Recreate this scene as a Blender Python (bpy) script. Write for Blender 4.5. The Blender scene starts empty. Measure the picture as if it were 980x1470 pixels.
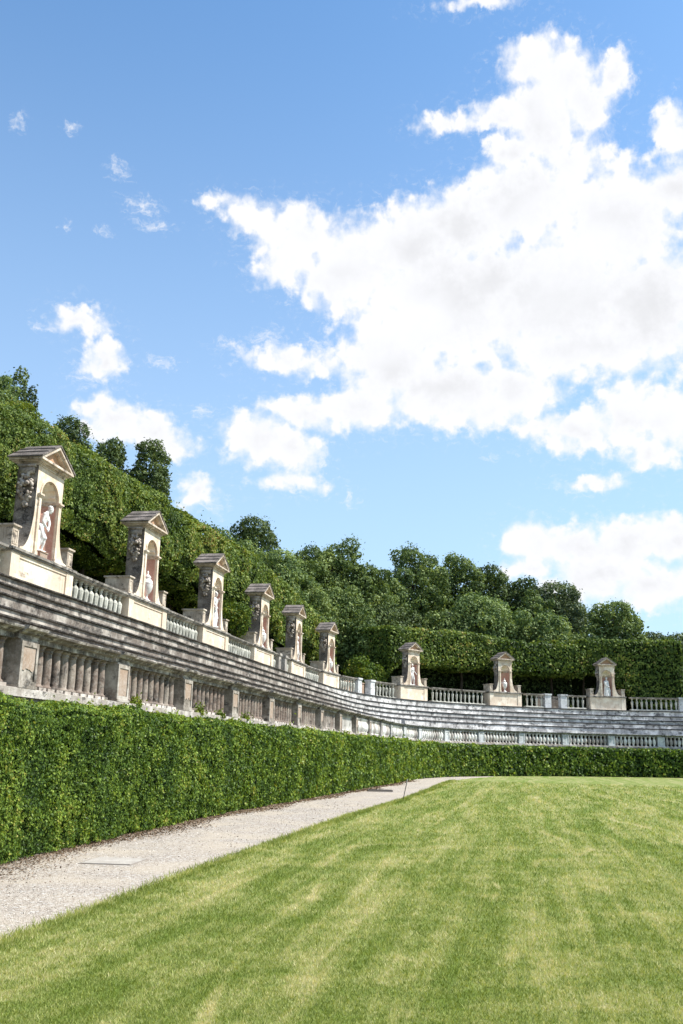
import bpy, bmesh, math, random
import numpy as np
from mathutils import Vector, Matrix

sc = bpy.context.scene
COL = sc.collection
rnd = random.Random(7)
RNG = np.random.default_rng(11)
PI = math.pi

# ------------------------------------------------------------------ camera
cam_d = bpy.data.cameras.new('camera')
cam = bpy.data.objects.new('camera', cam_d)
COL.objects.link(cam)
PITCH, ROLL = 0.2457, 0.01944
cr, sr, cp, sp = math.cos(ROLL), math.sin(ROLL), math.cos(PITCH), math.sin(PITCH)
F_ = Vector((0, cp, sp)); R0 = Vector((1, 0, 0)); U0 = Vector((0, -sp, cp))
R_ = cr * R0 + sr * U0; U_ = -sr * R0 + cr * U0
cam.matrix_world = Matrix(((R_.x, U_.x, -F_.x, 0), (R_.y, U_.y, -F_.y, 0), (R_.z, U_.z, -F_.z, 1.6), (0, 0, 0, 1)))
cam_d.sensor_fit = 'VERTICAL'
cam_d.sensor_height = 36.0
cam_d.lens = 36.0 * 1372.2 / 1470.0
cam_d.clip_start = 0.1
cam_d.clip_end = 6000
sc.camera = cam

# ------------------------------------------------------------------ light and exposure
SUN_AZ, SUN_EL = 90.0, 53.0
sun_d = bpy.data.lights.new('sun', 'SUN')
sun_d.energy = 5.0
sun_d.angle = math.radians(0.53)
sun_d.color = (1.0, 0.95, 0.87)
sun = bpy.data.objects.new('sun', sun_d); COL.objects.link(sun)
a_, e_ = math.radians(SUN_AZ), math.radians(SUN_EL)
SUN_DIR = Vector((math.sin(a_) * math.cos(e_), math.cos(a_) * math.cos(e_), math.sin(e_)))
sun.rotation_euler = SUN_DIR.to_track_quat('Z', 'Y').to_euler()
sun.location = (30, 10, 60)

sc.view_settings.view_transform = 'Standard'
sc.view_settings.look = 'None'
sc.view_settings.gamma = 1
sc.view_settings.use_curve_mapping = False
sc.view_settings.exposure = 0.7
sc.cycles.max_bounces = 6
sc.cycles.transparent_max_bounces = 6
sc.cycles.use_denoising = True

class NT:
    """tiny node helper"""
    def __init__(s, tree): s.t = tree; s.n = tree.nodes; s.l = tree.links
    def new(s, typ, **kw):
        n = s.n.new(typ)
        for k, v in kw.items(): setattr(n, k, v)
        return n
    def put(s, sock, v):
        if v is None: return
        if isinstance(v, bpy.types.NodeSocket): s.l.new(v, sock)
        else:
            if hasattr(sock.default_value, '__len__') and not isinstance(v, (int, float)):
                v = tuple(v)
                if len(sock.default_value) == 4 and len(v) == 3: v = v + (1,)
            sock.default_value = v
    def math(s, op, a, b=None, c=None, clamp=False):
        n = s.new('ShaderNodeMath', operation=op, use_clamp=clamp)
        s.put(n.inputs[0], a); s.put(n.inputs[1], b); s.put(n.inputs[2], c)
        return n.outputs[0]
    def vmath(s, op, a, b=None, out=0):
        n = s.new('ShaderNodeVectorMath', operation=op)
        s.put(n.inputs[0], a); s.put(n.inputs[1], b)
        return n.outputs[out]
    def noise(s, vec, scale=1, detail=4, rough=.5, lac=2, out=0, dist=0):
        n = s.new('ShaderNodeTexNoise'); s.put(n.inputs['Vector'], vec)
        n.inputs['Scale'].default_value = scale; n.inputs['Detail'].default_value = detail
        n.inputs['Roughness'].default_value = rough; n.inputs['Lacunarity'].default_value = lac
        n.inputs['Distortion'].default_value = dist
        return n.outputs[out]
    def vor(s, vec, scale=1, out='Distance', rnd_=1, feature='F1'):
        n = s.new('ShaderNodeTexVoronoi', feature=feature); s.put(n.inputs['Vector'], vec)
        n.inputs['Scale'].default_value = scale; n.inputs['Randomness'].default_value = rnd_
        return n.outputs[out]
    def ss(s, x, a, b, lo=0, hi=1):
        n = s.new('ShaderNodeMapRange', interpolation_type='SMOOTHSTEP')
        s.put(n.inputs[0], x); s.put(n.inputs[1], a); s.put(n.inputs[2], b); s.put(n.inputs[3], lo); s.put(n.inputs[4], hi)
        return n.outputs[0]
    def mix(s, f, a, b, blend='MIX'):
        n = s.new('ShaderNodeMix', data_type='RGBA', blend_type=blend)
        s.put(n.inputs[0], f); s.put(n.inputs[6], a); s.put(n.inputs[7], b)
        return n.outputs[2]
    def pos(s, sx=1, sy=1, sz=1):
        g = s.new('ShaderNodeNewGeometry').outputs['Position']
        if (sx, sy, sz) != (1, 1, 1): g = s.vmath('MULTIPLY', g, (sx, sy, sz))
        return g
    def attr(s, name, out='Fac'):
        return s.new('ShaderNodeAttribute', attribute_name=name).outputs[out]

# ------------------------------------------------------------------ sky: Nishita air plus cloud masses given by azimuth and elevation (degrees)
CLOUDS = [(13.17, 35.93, 2.79, 2.92), (15.92, 36.33, 1.99, 2.04), (12.88, 39.4, 1.58, 0.86), (10.18, 36.35, 2.77, 0.91), (6.64, 36.2, 1.89, 0.64), (18.03, 37.6, 1.05, 1.0), (16.86, 36.9, 1.32, 1.01), (11.27, 34.48, 2.05, 1.43), (14.17, 37.57, 2.8, 2.08), (13.07, 38.53, 2.84, 1.67), (14.86, 33.61, 2.63, 1.42), (9.26, 27.65, 3.98, 2.32), (14.35, 23.39, 3.74, 1.96), (4.73, 25.02, 4.02, 2.39), (9.09, 20.04, 2.57, 1.42), (-8.41, 31.83, 1.29, 0.52), (-6.42, 31.03, 2.08, 1.13), (-3.14, 30.25, 3.48, 1.71), (-4.0, 28.66, 2.53, 1.55), (0.15, 28.2, 4.13, 2.9), (4.28, 29.75, 4.12, 2.67), (7.5, 30.81, 4.08, 2.25), (11.63, 31.7, 4.86, 2.57), (17.27, 30.03, 4.96, 3.45), (21.17, 31.34, 2.42, 1.76), (21.21, 34.18, 1.32, 1.43), (6.54, 26.57, 7.07, 4.27), (13.61, 26.2, 7.08, 4.57), (19.05, 25.28, 4.36, 4.12), (2.95, 23.01, 3.56, 3.02), (6.49, 21.34, 4.78, 2.36), (1.2, 20.34, 3.09, 1.64), (10.84, 21.19, 2.98, 1.81), (-2.33, 20.05, 2.65, 1.15), (-1.08, 22.96, 1.25, 0.81), (-5.34, 18.28, 2.53, 1.73), (-2.91, 17.55, 1.96, 1.57), (-3.07, 15.67, 2.16, 0.62), (12.06, 19.11, 1.89, 0.89), (14.55, 18.57, 2.85, 1.28), (17.47, 19.57, 2.39, 2.05), (19.83, 18.97, 2.32, 2.14), (18.52, 17.1, 1.95, 0.99), (15.61, 23.29, 5.28, 1.95), (-16.71, 24.1, 1.76, 0.85), (-15.15, 22.2, 1.51, 1.26), (-15.87, 20.92, 0.83, 0.55), (-18.54, 23.7, 0.9, 0.23), (-13.47, 30.94, 1.06, 0.59), (-12.63, 30.02, 0.89, 0.3), (-3.77, 22.96, 2.59, 0.89), (-1.55, 23.76, 1.17, 0.57), (-7.36, 23.62, 1.06, 0.32), (-4.94, 24.16, 0.9, 0.48), (-11.44, 22.29, 0.86, 0.32), (-14.13, 18.69, 2.3, 1.44), (-11.79, 18.28, 2.12, 1.22), (-10.47, 17.57, 1.53, 1.06), (-8.89, 19.73, 0.43, 0.37), (-8.95, 14.99, 1.44, 1.07), (-8.15, 14.33, 0.85, 0.58), (15.23, 15.67, 2.08, 0.44), (14.53, 15.42, 0.81, 0.49), (11.83, 12.17, 2.23, 1.39), (14.26, 11.9, 2.78, 1.54), (17.04, 12.0, 3.08, 1.6), (19.76, 12.07, 2.25, 1.57), (15.38, 10.25, 3.49, 1.61), (18.45, 9.56, 2.99, 1.5), (11.38, 10.75, 1.62, 0.82), (9.16, 41.88, 2.88, 0.42), (0.63, 14.8, 0.47, 0.38), (9.25, 17.25, 0.51, 0.25), (-21.47, 34.02, 0.41, 0.34), (-18.5, 34.39, 0.52, 0.28), (-15.21, 32.75, 0.62, 0.36), (-15.74, 29.32, 0.6, 0.19), (-18.09, 29.16, 0.38, 0.22)]
w = bpy.data.worlds.new('World'); sc.world = w; w.use_nodes = True
w.node_tree.nodes.clear()
N = NT(w.node_tree)
sky = N.new('ShaderNodeTexSky', sky_type='NISHITA')
sky.sun_disc = False
sky.sun_elevation = math.radians(SUN_EL); sky.sun_rotation = math.radians(SUN_AZ)
sky.air_density = 1.25; sky.dust_density = 0.9; sky.ozone_density = 1.6; sky.altitude = 100
dirv = N.new('ShaderNodeTexCoord').outputs['Generated']
sep = N.new('ShaderNodeSeparateXYZ'); N.put(sep.inputs[0], dirv)
az = N.math('MULTIPLY', N.math('ARCTAN2', sep.outputs[0], sep.outputs[1]), 180 / PI)
el = N.math('MULTIPLY', N.math('ARCSINE', sep.outputs[2]), 180 / PI)
cmb = N.new('ShaderNodeCombineXYZ'); N.put(cmb.inputs[0], az); N.put(cmb.inputs[1], el)
ae = cmb.outputs[0]
warp = N.vmath('SUBTRACT', N.noise(ae, scale=.55, detail=5, rough=.62, out=1), (.5, .5, .5))
ae2 = N.vmath('ADD', ae, N.vmath('MULTIPLY', warp, (2.6, 2.0, 0)))
dens = densw = None
for (ca, ce, ra, re) in CLOUDS:
    wisp = re < .62 and ra < 1.2
    if wisp: ra, re = ra * 1.5, re * 1.6
    v = N.vmath('MULTIPLY', N.vmath('SUBTRACT', ae2, (ca, ce, 0)), (1 / ra, 1 / re, 0))
    L = N.vmath('LENGTH', v, out=1)
    k = min(1.0, .35 + .25 * min(ra, re))
    if wisp:
        densw = L if densw is None else N.math('MINIMUM', densw, L); continue
    L = N.math('MULTIPLY_ADD', L, k, 1 - k) if k < 1 else L          # small puffs have softer cores
    dens = L if dens is None else N.math('SMOOTH_MIN', dens, L, .22)
# clouds that lie outside the photograph's field of view: free fractal patches round the horizon
free = N.noise(N.vmath('MULTIPLY', ae, (.05, .11, 1)), scale=1, detail=5, rough=.55)
outside = N.math('MAXIMUM', N.ss(N.math('ABSOLUTE', az), 25, 32), N.ss(el, 46, 54))
free = N.math('MULTIPLY', N.ss(free, .5, .62), outside)
fine = N.noise(ae, scale=1.1, detail=8, rough=.53, lac=2.1)
val = N.math('ADD', N.math('SUBTRACT', 1.0, dens), N.math('MULTIPLY', N.math('SUBTRACT', fine, .5), .82))
soft = N.math('MULTIPLY', N.ss(N.noise(ae, scale=.7, detail=3), .35, .65), .42)
mask = N.ss(val, -.16, N.math('ADD', soft, .12))
wn = N.noise(N.vmath('ADD', N.vmath('MULTIPLY', ae, (1.5, 2.4, 1)), N.vmath('MULTIPLY', warp, (3, 3, 0))), scale=1.2, detail=8, rough=.68)
vw = N.math('ADD', N.math('SUBTRACT', 1.05, N.math('MULTIPLY', densw, .8)), N.math('MULTIPLY', N.math('SUBTRACT', wn, .52), 3.2))
mask = N.math('MAXIMUM', mask, N.math('MULTIPLY', N.ss(vw, .15, 1.7), .8))
veil = N.math('MULTIPLY', N.ss(val, -.75, 0), N.math('MULTIPLY', N.ss(wn, .5, .75), .35))
mask = N.math('MAXIMUM', mask, veil)
mask = N.math('MAXIMUM', mask, free)
# soft self-shading inside the cloud mass, thin veil near edges
shade = N.ss(N.noise(N.vmath('MULTIPLY', N.vmath('ADD', ae, (3, 1.4, 0)), (1, 1.6, 1)), scale=.13, detail=2, rough=.4), .38, .66)
for (ga, ge, gx, gy, gs) in ((15, 24.5, 7, 2.2, .75), (19, 26, 5, 3.5, .8), (9, 24, 5, 2.0, .5), (17, 11, 5, 1.1, .35)):   # bases of the big cumulus are greyer
    d_ = N.vmath('LENGTH', N.vmath('MULTIPLY', N.vmath('SUBTRACT', ae2, (ga, ge, 0)), (1 / gx, 1 / gy, 0)), out=1)
    shade = N.math('MULTIPLY', shade, N.ss(d_, 0, 1.3, 1 - gs, 1))
puff = N.ss(N.noise(ae, scale=1.1, detail=6, rough=.6), .3, .65)
deep = N.ss(val, .25, 1.0)
gr = N.math('MULTIPLY', N.math('MULTIPLY', N.math('SUBTRACT', 1, shade), deep), .14)
gr = N.math('ADD', gr, N.math('MULTIPLY', N.math('SUBTRACT', 1, puff), .018))
b = N.math('SUBTRACT', .635, N.math('MULTIPLY', gr, .72))
ccol = N.new('ShaderNodeCombineColor')
N.put(ccol.inputs[0], N.math('MULTIPLY', b, .985)); N.put(ccol.inputs[1], N.math('MULTIPLY', b, .995)); N.put(ccol.inputs[2], N.math('MULTIPLY', b, 1.03))
# air near the horizon is paler
skyc = N.mix(1.0, sky.outputs[0], (.080, .112, .132), 'MULTIPLY')
hz = N.ss(el, -2, 48, 1, 0)
skyc = N.mix(N.math('MULTIPLY', hz, .62), skyc, (.44, .55, .70))
outc = N.mix(mask, skyc, ccol.outputs[0])
bg = N.new('ShaderNodeBackground'); N.put(bg.inputs[0], outc); bg.inputs[1].default_value = 1.0
wo = N.new('ShaderNodeOutputWorld'); N.l.new(bg.outputs[0], wo.inputs[0])
w.cycles.sampling_method = 'MANUAL'; w.cycles.sample_map_resolution = 512

# ------------------------------------------------------------------ materials
def material(name):
    m = bpy.data.materials.new(name); m.use_nodes = True
    m.node_tree.nodes.clear()
    n = NT(m.node_tree)
    return m, n
def finish(n, color, rough=.8, bump=None, bstr=.3, bdist=.02, spec=.3, transl=0):
    p = n.new('ShaderNodeBsdfPrincipled')
    n.put(p.inputs['Base Color'], color); n.put(p.inputs['Roughness'], rough); n.put(p.inputs['Specular IOR Level'], spec)
    if bump is not None:
        bm_ = n.new('ShaderNodeBump'); n.put(bm_.inputs['Height'], bump)
        bm_.inputs['Strength'].default_value = bstr; bm_.inputs['Distance'].default_value = bdist
        n.l.new(bm_.outputs[0], p.inputs['Normal'])
    o = n.new('ShaderNodeOutputMaterial'); out = p.outputs[0]
    if transl:
        t = n.new('ShaderNodeBsdfTranslucent'); n.put(t.inputs[0], n.mix(1, color, (1.35, 1.25, .6), 'MULTIPLY') if isinstance(color, bpy.types.NodeSocket) else color)
        mx = n.new('ShaderNodeMixShader'); mx.inputs[0].default_value = transl
        n.l.new(p.outputs[0], mx.inputs[1]); n.l.new(t.outputs[0], mx.inputs[2]); out = mx.outputs[0]
    n.l.new(out, o.inputs[0])

def leaf_mat(name, dark, mid, light, dry=None, transl=.3, patch=.5, rough=.42, spec=.45):
    m, n = material(name)
    t = n.attr('tint')
    big = n.noise(n.pos(), scale=patch, detail=3)
    t2 = n.math('ADD', t, n.math('MULTIPLY', n.math('SUBTRACT', big, .5), 1.1), clamp=True)
    r = n.new('ShaderNodeValToRGB'); n.put(r.inputs[0], t2)
    e = r.color_ramp.elements
    e[0].position = 0; e[0].color = (*dark, 1); e[1].position = .55; e[1].color = (*mid, 1)
    x = e.new(.93); x.color = (*light, 1)
    if dry:
        x = e.new(1.0); x.color = (*dry, 1)
    finish(n, r.outputs[0], rough, spec=spec, transl=transl)
    return m

M = {}
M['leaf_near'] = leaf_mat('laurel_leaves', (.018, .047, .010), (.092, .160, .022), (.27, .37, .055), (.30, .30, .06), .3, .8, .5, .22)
M['leaf_upper'] = leaf_mat('holm_oak_leaves', (.024, .052, .012), (.108, .168, .032), (.27, .33, .07), (.30, .24, .08), .25, .35, .55, .2)
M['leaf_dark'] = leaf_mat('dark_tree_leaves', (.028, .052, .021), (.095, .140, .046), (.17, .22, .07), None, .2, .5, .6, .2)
M['leaf_mid'] = leaf_mat('tree_leaves', (.034, .066, .022), (.145, .210, .066), (.29, .36, .13), None, .25, .4, .6, .2)
M['leaf_light'] = leaf_mat('pale_tree_leaves', (.055, .105, .036), (.18, .255, .092), (.32, .40, .17), None, .3, .4, .6, .2)
M['leaf_blue'] = leaf_mat('grey_tree_leaves', (.04, .068, .034), (.11, .150, .070), (.20, .25, .12), None, .22, .4, .6, .2)
M['leaf_bush'] = leaf_mat('bush_leaves', (.03, .07, .012), (.11, .17, .022), (.24, .27, .04), (.3, .24, .04), .32, .9, .55, .2)
M['litter'] = leaf_mat('fallen_leaves', (.06, .042, .03), (.17, .115, .08), (.36, .29, .22), None, .1, .9, .7, .15)

def simple(name, c, rough=.8, **k):
    m, n = material(name); finish(n, c, rough, **k); return m
M['hedge_core'] = simple('hedge_shade_backing', (.012, .02, .007), 1, spec=0)  # solid backing inside the foliage; near-black colour stands in for inner shade
M['grass_core'] = None

def bark():
    m, n = material('bark')
    v = n.noise(n.pos(6, 6, 1.2), scale=2, detail=5)
    finish(n, n.mix(v, (.03, .024, .018), (.10, .08, .062)), .95, v, .8, .03, spec=.1); return m
M['bark'] = bark()

def stone(name, base, pale, dark, stain=.5, streak=.5, scale=1.0, pink=None, rough=.85, far=None, fr=(48, 74)):
    """weathered masonry: pale lime patches, black lichen crust and thin vertical water streaks"""
    m, n = material(name)
    p = n.pos()
    a = n.noise(p, scale=1.3 * scale, detail=7, rough=.65)
    b_ = n.noise(n.vmath('ADD', p, (7, 3, 1)), scale=.45 * scale, detail=6, rough=.6)
    c = n.noise(n.pos(7, 7, .8), scale=1.0 * scale, detail=6, rough=.65)
    d_ = n.noise(p, scale=18 * scale, detail=4, rough=.6)
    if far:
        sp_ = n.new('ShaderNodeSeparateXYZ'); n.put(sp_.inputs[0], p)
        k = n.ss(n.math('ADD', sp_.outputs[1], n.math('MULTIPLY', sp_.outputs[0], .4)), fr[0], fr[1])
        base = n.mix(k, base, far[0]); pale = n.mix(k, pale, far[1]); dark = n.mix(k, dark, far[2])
    col = n.mix(n.ss(a, .42, .66), base, pale)
    if pink: col = n.mix(n.math('MULTIPLY', n.ss(b_, .45, .6), .7), col, pink)
    crust = n.ss(n.math('ADD', n.math('MULTIPLY', b_, .55), n.math('MULTIPLY', a, .45)), .62 - .22 * stain, .50 - .22 * stain)
    col = n.mix(n.math('MULTIPLY', n.ss(c, .56, .70), streak), col, dark)
    col = n.mix(n.math('MULTIPLY', n.ss(n.noise(n.vmath('ADD', n.pos(1, 1, 1.6), (3, 9, 4)), scale=1.9 * scale, detail=8, rough=.7), .60 - .2 * stain, .72 - .2 * stain), .85), col, dark)
    col = n.mix(n.math('MULTIPLY', n.ss(d_, .45, .7), .25), col, n.mix(.5, col, (.9, .88, .82)))
    finish(n, col, rough, n.math('ADD', d_, n.math('MULTIPLY', a, 2)), .5, .015, spec=.2)
    return m
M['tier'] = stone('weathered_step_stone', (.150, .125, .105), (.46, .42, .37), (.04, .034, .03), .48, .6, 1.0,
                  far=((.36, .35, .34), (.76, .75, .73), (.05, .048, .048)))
M['nosing'] = stone('shadow_dark_nosing_stone', (.035, .029, .025), (.14, .12, .10), (.014, .012, .011), .75, .3, 1.4,  # near-black colour stands in for the shadow line under each nosing
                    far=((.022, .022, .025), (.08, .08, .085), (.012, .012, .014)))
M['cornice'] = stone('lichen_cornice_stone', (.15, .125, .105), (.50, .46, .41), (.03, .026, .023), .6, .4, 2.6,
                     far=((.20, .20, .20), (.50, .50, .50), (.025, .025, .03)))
M['column'] = stone('brown_column_stone', (.155, .12, .10), (.33, .285, .24), (.03, .026, .023), .36, .7, 1.1, pink=(.17, .122, .097),  # darker base and stains also stand in for shade among the columns
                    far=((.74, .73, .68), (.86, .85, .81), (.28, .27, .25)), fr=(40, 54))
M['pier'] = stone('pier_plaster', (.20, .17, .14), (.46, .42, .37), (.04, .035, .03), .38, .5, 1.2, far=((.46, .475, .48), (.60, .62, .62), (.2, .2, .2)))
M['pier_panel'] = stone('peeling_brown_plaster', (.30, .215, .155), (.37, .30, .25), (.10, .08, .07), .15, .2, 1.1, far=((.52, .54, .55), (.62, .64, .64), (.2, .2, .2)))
M['plinth'] = stone('pale_lime_plinth', (.34, .30, .26), (.60, .56, .51), (.07, .06, .055), .4, .3, 1.6)
M['cream'] = stone('cream_plaster', (.57, .47, .36), (.73, .66, .54), (.20, .155, .12), .10, .40, 1.1)
M['ochre'] = stone('weathered_ochre_plaster', (.56, .45, .34), (.78, .70, .58), (.17, .125, .10), .12, .42, 1.3)
M['grey_side'] = stone('grey_side_plaster', (.12, .10, .083), (.27, .235, .20), (.035, .03, .027), .42, .7, 1.2)  # on the niche flanks this dark colour holds shade as well as dirt
M['moulding'] = stone('stained_moulding', (.42, .345, .27), (.68, .60, .50), (.06, .05, .042), .36, .4, 1.8)
M['tympanum'] = simple('tympanum_plaster', (.40, .25, .16), .9)
M['roofstone'] = stone('dark_slab_roof', (.10, .085, .075), (.21, .18, .165), (.03, .026, .025), .35, .3, 1.5)
M['terracotta'] = stone('terracotta_niche_plaster', (.46, .255, .195), (.54, .34, .265), (.30, .17, .135), -.1, .25, 1.2)
M['shell'] = stone('shell_plaster', (.78, .68, .54), (.86, .80, .70), (.40, .32, .24), .0, .2, 2)
M['balus'] = stone('grey_green_baluster_stone', (.34, .34, .295), (.56, .56, .50), (.09, .085, .075), .22, .3, 1.6)
M['rail'] = stone('rail_stone', (.17, .155, .135), (.42, .39, .35), (.035, .03, .027), .45, .3, 1.6)
M['carving'] = stone('dark_carved_stone', (.30, .25, .21), (.50, .45, .39), (.05, .04, .035), .3, .3, 3)
M['wallin'] = simple('shaded_back_wall', (.035, .03, .026), .95)  # near-black colour puts the shade of the baluster gaps into the wall
M['black'] = simple('dark_iron', (.02, .02, .02), .6)
def marble():
    m, n = material('white_marble')
    a = n.noise(n.pos(), scale=5, detail=6); c = n.noise(n.pos(14, 14, 2), scale=1, detail=5)
    col = n.mix(n.ss(a, .4, .6), (.62, .615, .60), (.76, .75, .725))
    col = n.mix(n.math('MULTIPLY', n.ss(c, .56, .72), .35), col, (.38, .37, .36))
    finish(n, col, .55, a, .2, .01, spec=.35); return m
M['marble'] = marble()
def brick():
    m, n = material('old_brick')
    t = n.new('ShaderNodeTexBrick'); n.put(t.inputs['Vector'], n.new('ShaderNodeTexCoord').outputs['Object'])
    mp = n.new('ShaderNodeMapping'); mp.inputs['Rotation'].default_value = (PI / 2, 0, 0)
    n.l.new(n.new('ShaderNodeTexCoord').outputs['Object'], mp.inputs[0]); n.l.new(mp.outputs[0], t.inputs['Vector'])
    t.inputs['Scale'].default_value = 1; t.inputs['Brick Width'].default_value = .26; t.inputs['Row Height'].default_value = .075
    t.inputs['Mortar Size'].default_value = .012
    for i, c in enumerate(((.34, .18, .11), (.42, .26, .17), (.45, .40, .34))): t.inputs[1 + i].default_value = (*c, 1)
    col = n.mix(n.math('MULTIPLY', n.noise(n.pos(), scale=3, detail=5), .7), t.outputs[0], (.30, .24, .19))
    finish(n, col, .9); return m
M['brick'] = brick()

def gravel():
    m, n = material('pale_gravel')
    p = n.pos()
    v1 = n.vor(p, 60, 'Color'); v2 = n.vor(p, 60, 'Distance')
    v3 = n.vor(p, 28, 'Color')
    g1 = n.new('ShaderNodeSeparateColor'); n.put(g1.inputs[0], v1)
    g3 = n.new('ShaderNodeSeparateColor'); n.put(g3.inputs[0], v3)
    big = n.noise(p, scale=.7, detail=5)
    col = n.mix(g1.outputs[0], (.24, .205, .17), (.52, .47, .41))
    col = n.mix(n.ss(g1.outputs[1], .82, .9), col, (.14, .12, .10))
    col = n.mix(n.ss(g3.outputs[0], .88, .93), col, (.50, .48, .45))
    col = n.mix(n.math('MULTIPLY', n.ss(big, .4, .68), .6), col, (.45, .39, .31))
    finish(n, col, .95, n.math('SUBTRACT', 1, v2), 1.0, .012, spec=.1); return m
M['gravel'] = gravel()
def lawn_color(n):
    """mown lawn: patches of dry thatch, wavy mower tracks running away from the camera"""
    p = n.pos()
    sp_ = n.new('ShaderNodeSeparateXYZ'); n.put(sp_.inputs[0], p)
    wob = n.math('MULTIPLY', n.math('SUBTRACT', n.noise(n.vmath('MULTIPLY', p, (.25, .10, 0)), scale=1, detail=3), .5), 4.2)
    u = n.math('ADD', n.math('SUBTRACT', n.math('MULTIPLY', sp_.outputs[0], .98), n.math('MULTIPLY', sp_.outputs[1], .19)), wob)
    tr = n.math('SINE', n.math('MULTIPLY', u, 2.7)); tr2 = n.math('SINE', n.math('MULTIPLY', u, 6.3))
    streak = n.noise(n.vmath('MULTIPLY', n.vmath('ADD', p, n.vmath('MULTIPLY', sp_.outputs[1], (-.19, 0, 0))), (4.2, .14, 0)), scale=1, detail=7, rough=.65)
    patch = n.noise(p, scale=.32, detail=5, rough=.6)
    fine = n.noise(p, scale=14, detail=5, rough=.7)
    mott = n.noise(n.vmath('ADD', p, (4, 8, 0)), scale=1.7, detail=8, rough=.72)
    wob2 = n.math('MULTIPLY', n.noise(n.vmath('MULTIPLY', p, (.05, .11, 0)), scale=1, detail=3), 6)
    ln = n.math('ABSOLUTE', n.math('SINE', n.math('ADD', n.math('MULTIPLY', u, 1.25), wob2)))
    ln = n.math('MULTIPLY', n.ss(ln, .01, .13, .15, 0), n.ss(n.noise(n.vmath('ADD', p, (2, 5, 0)), scale=.5, detail=4), .42, .58))
    dry = n.math('ADD', ln, n.math('ADD', n.math('ADD', n.math('MULTIPLY', tr, .030), n.math('MULTIPLY', tr2, .032)),
                 n.math('ADD', n.math('MULTIPLY', streak, .50), n.math('ADD', n.math('ADD', n.math('MULTIPLY', patch, .26), n.math('MULTIPLY', mott, .52)), n.math('MULTIPLY', fine, .30)))))
    k = n.ss(dry, .63, 1.05)
    return k, fine
def grass_ground():
    m, n = material('lawn_turf')
    k, fine = lawn_color(n)
    col = n.mix(k, (.155, .225, .032), (.44, .40, .20))
    tiny = n.noise(n.pos(), scale=70, detail=3, rough=.7)
    col = n.mix(n.ss(tiny, .42, .62), n.mix(.45, col, (.03, .05, .012)), col)
    finish(n, col, .9, tiny, .9, .02, spec=.15); return m
M['turf'] = grass_ground()
def blade():
    m, n = material('grass_blades')
    k, fine = lawn_color(n)
    t = n.attr('tint')
    kk = n.math('ADD', k, n.math('MULTIPLY', n.math('SUBTRACT', t, .5), .75), clamp=True)
    r = n.new('ShaderNodeValToRGB'); n.put(r.inputs[0], kk); e = r.color_ramp.elements
    e[0].color = (.120, .170, .026, 1); e[0].position = 0; e[1].color = (.60, .54, .31, 1); e[1].position = 1
    x = e.new(.42); x.color = (.325, .375, .100, 1)
    finish(n, r.outputs[0], .55, spec=.3, transl=.35); return m
M['blade'] = blade()
def soil():
    m, n = material('bare_soil')
    a = n.noise(n.pos(), scale=4, detail=6)
    finish(n, n.mix(a, (.10, .07, .045), (.25, .19, .14)), 1, a, .6, .04, spec=.05); return m
M['soil'] = soil()
def hillm():
    m, n = material('wooded_ground')
    a = n.noise(n.pos(), scale=1.2, detail=6)
    finish(n, n.mix(a, (.02, .03, .010), (.06, .08, .025)), 1, spec=.05); return m
M['hill'] = hillm()
M['slab'] = stone('pale_cover_slab', (.33, .30, .265), (.40, .375, .335), (.3, .27, .23), -.2, .05, 3)

# ------------------------------------------------------------------ object helpers
def link(name, me, m, parent=None, smooth=False):
    o = bpy.data.objects.new(name, me); COL.objects.link(o)
    if m is not None and not me.materials:
        for x in (m if isinstance(m, (list, tuple)) else [m]): me.materials.append(x)
    if parent is not None: o.parent = parent
    if smooth: me.polygons.foreach_set('use_smooth', [True] * len(me.polygons))
    return o
def obj(name, bm, m, parent=None, smooth=False):
    me = bpy.data.meshes.new(name); bm.to_mesh(me); bm.free()
    return link(name, me, m, parent, smooth)
def tag(o, label=None, cat=None, group=None, kind=None):
    if label: o['label'] = label
    if cat: o['category'] = cat
    if group: o['group'] = group
    if kind: o['kind'] = kind
    return o
def empty(name, mat_world=None, loc=None):
    o = bpy.data.objects.new(name, None); COL.objects.link(o); o.empty_display_size = .3
    if mat_world is not None: o.matrix_world = mat_world
    if loc is not None: o.location = loc
    return o
def quads(name, V, m, tint=None, parent=None, k=4):
    """V: (n, k, 3) array of face corners -> one mesh"""
    n = len(V); me = bpy.data.meshes.new(name)
    me.vertices.add(n * k); me.vertices.foreach_set('co', np.ascontiguousarray(V, dtype=np.float32).ravel())
    me.loops.add(n * k); me.loops.foreach_set('vertex_index', np.arange(n * k, dtype=np.int32))
    me.polygons.add(n); me.polygons.foreach_set('loop_start', np.arange(0, n * k, k, dtype=np.int32))
    me.update(calc_edges=True)
    if tint is not None:
        at = me.attributes.new('tint', 'FLOAT', 'FACE'); at.data.foreach_set('value', np.asarray(tint, dtype=np.float32))
    return link(name, me, m, parent)
def box(bm, x0, x1, y0, y1, z0, z1, M4=None, mi=0):
    vs = [bm.verts.new(p) for p in ((x0, y0, z0), (x1, y0, z0), (x1, y1, z0), (x0, y1, z0), (x0, y0, z1), (x1, y0, z1), (x1, y1, z1), (x0, y1, z1))]
    for f in ((0, 3, 2, 1), (4, 5, 6, 7), (0, 1, 5, 4), (1, 2, 6, 5), (2, 3, 7, 6), (3, 0, 4, 7)):
        bm.faces.new([vs[i] for i in f]).material_index = mi
    if M4 is not None: bmesh.ops.transform(bm, matrix=M4, verts=vs)
    return vs
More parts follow.
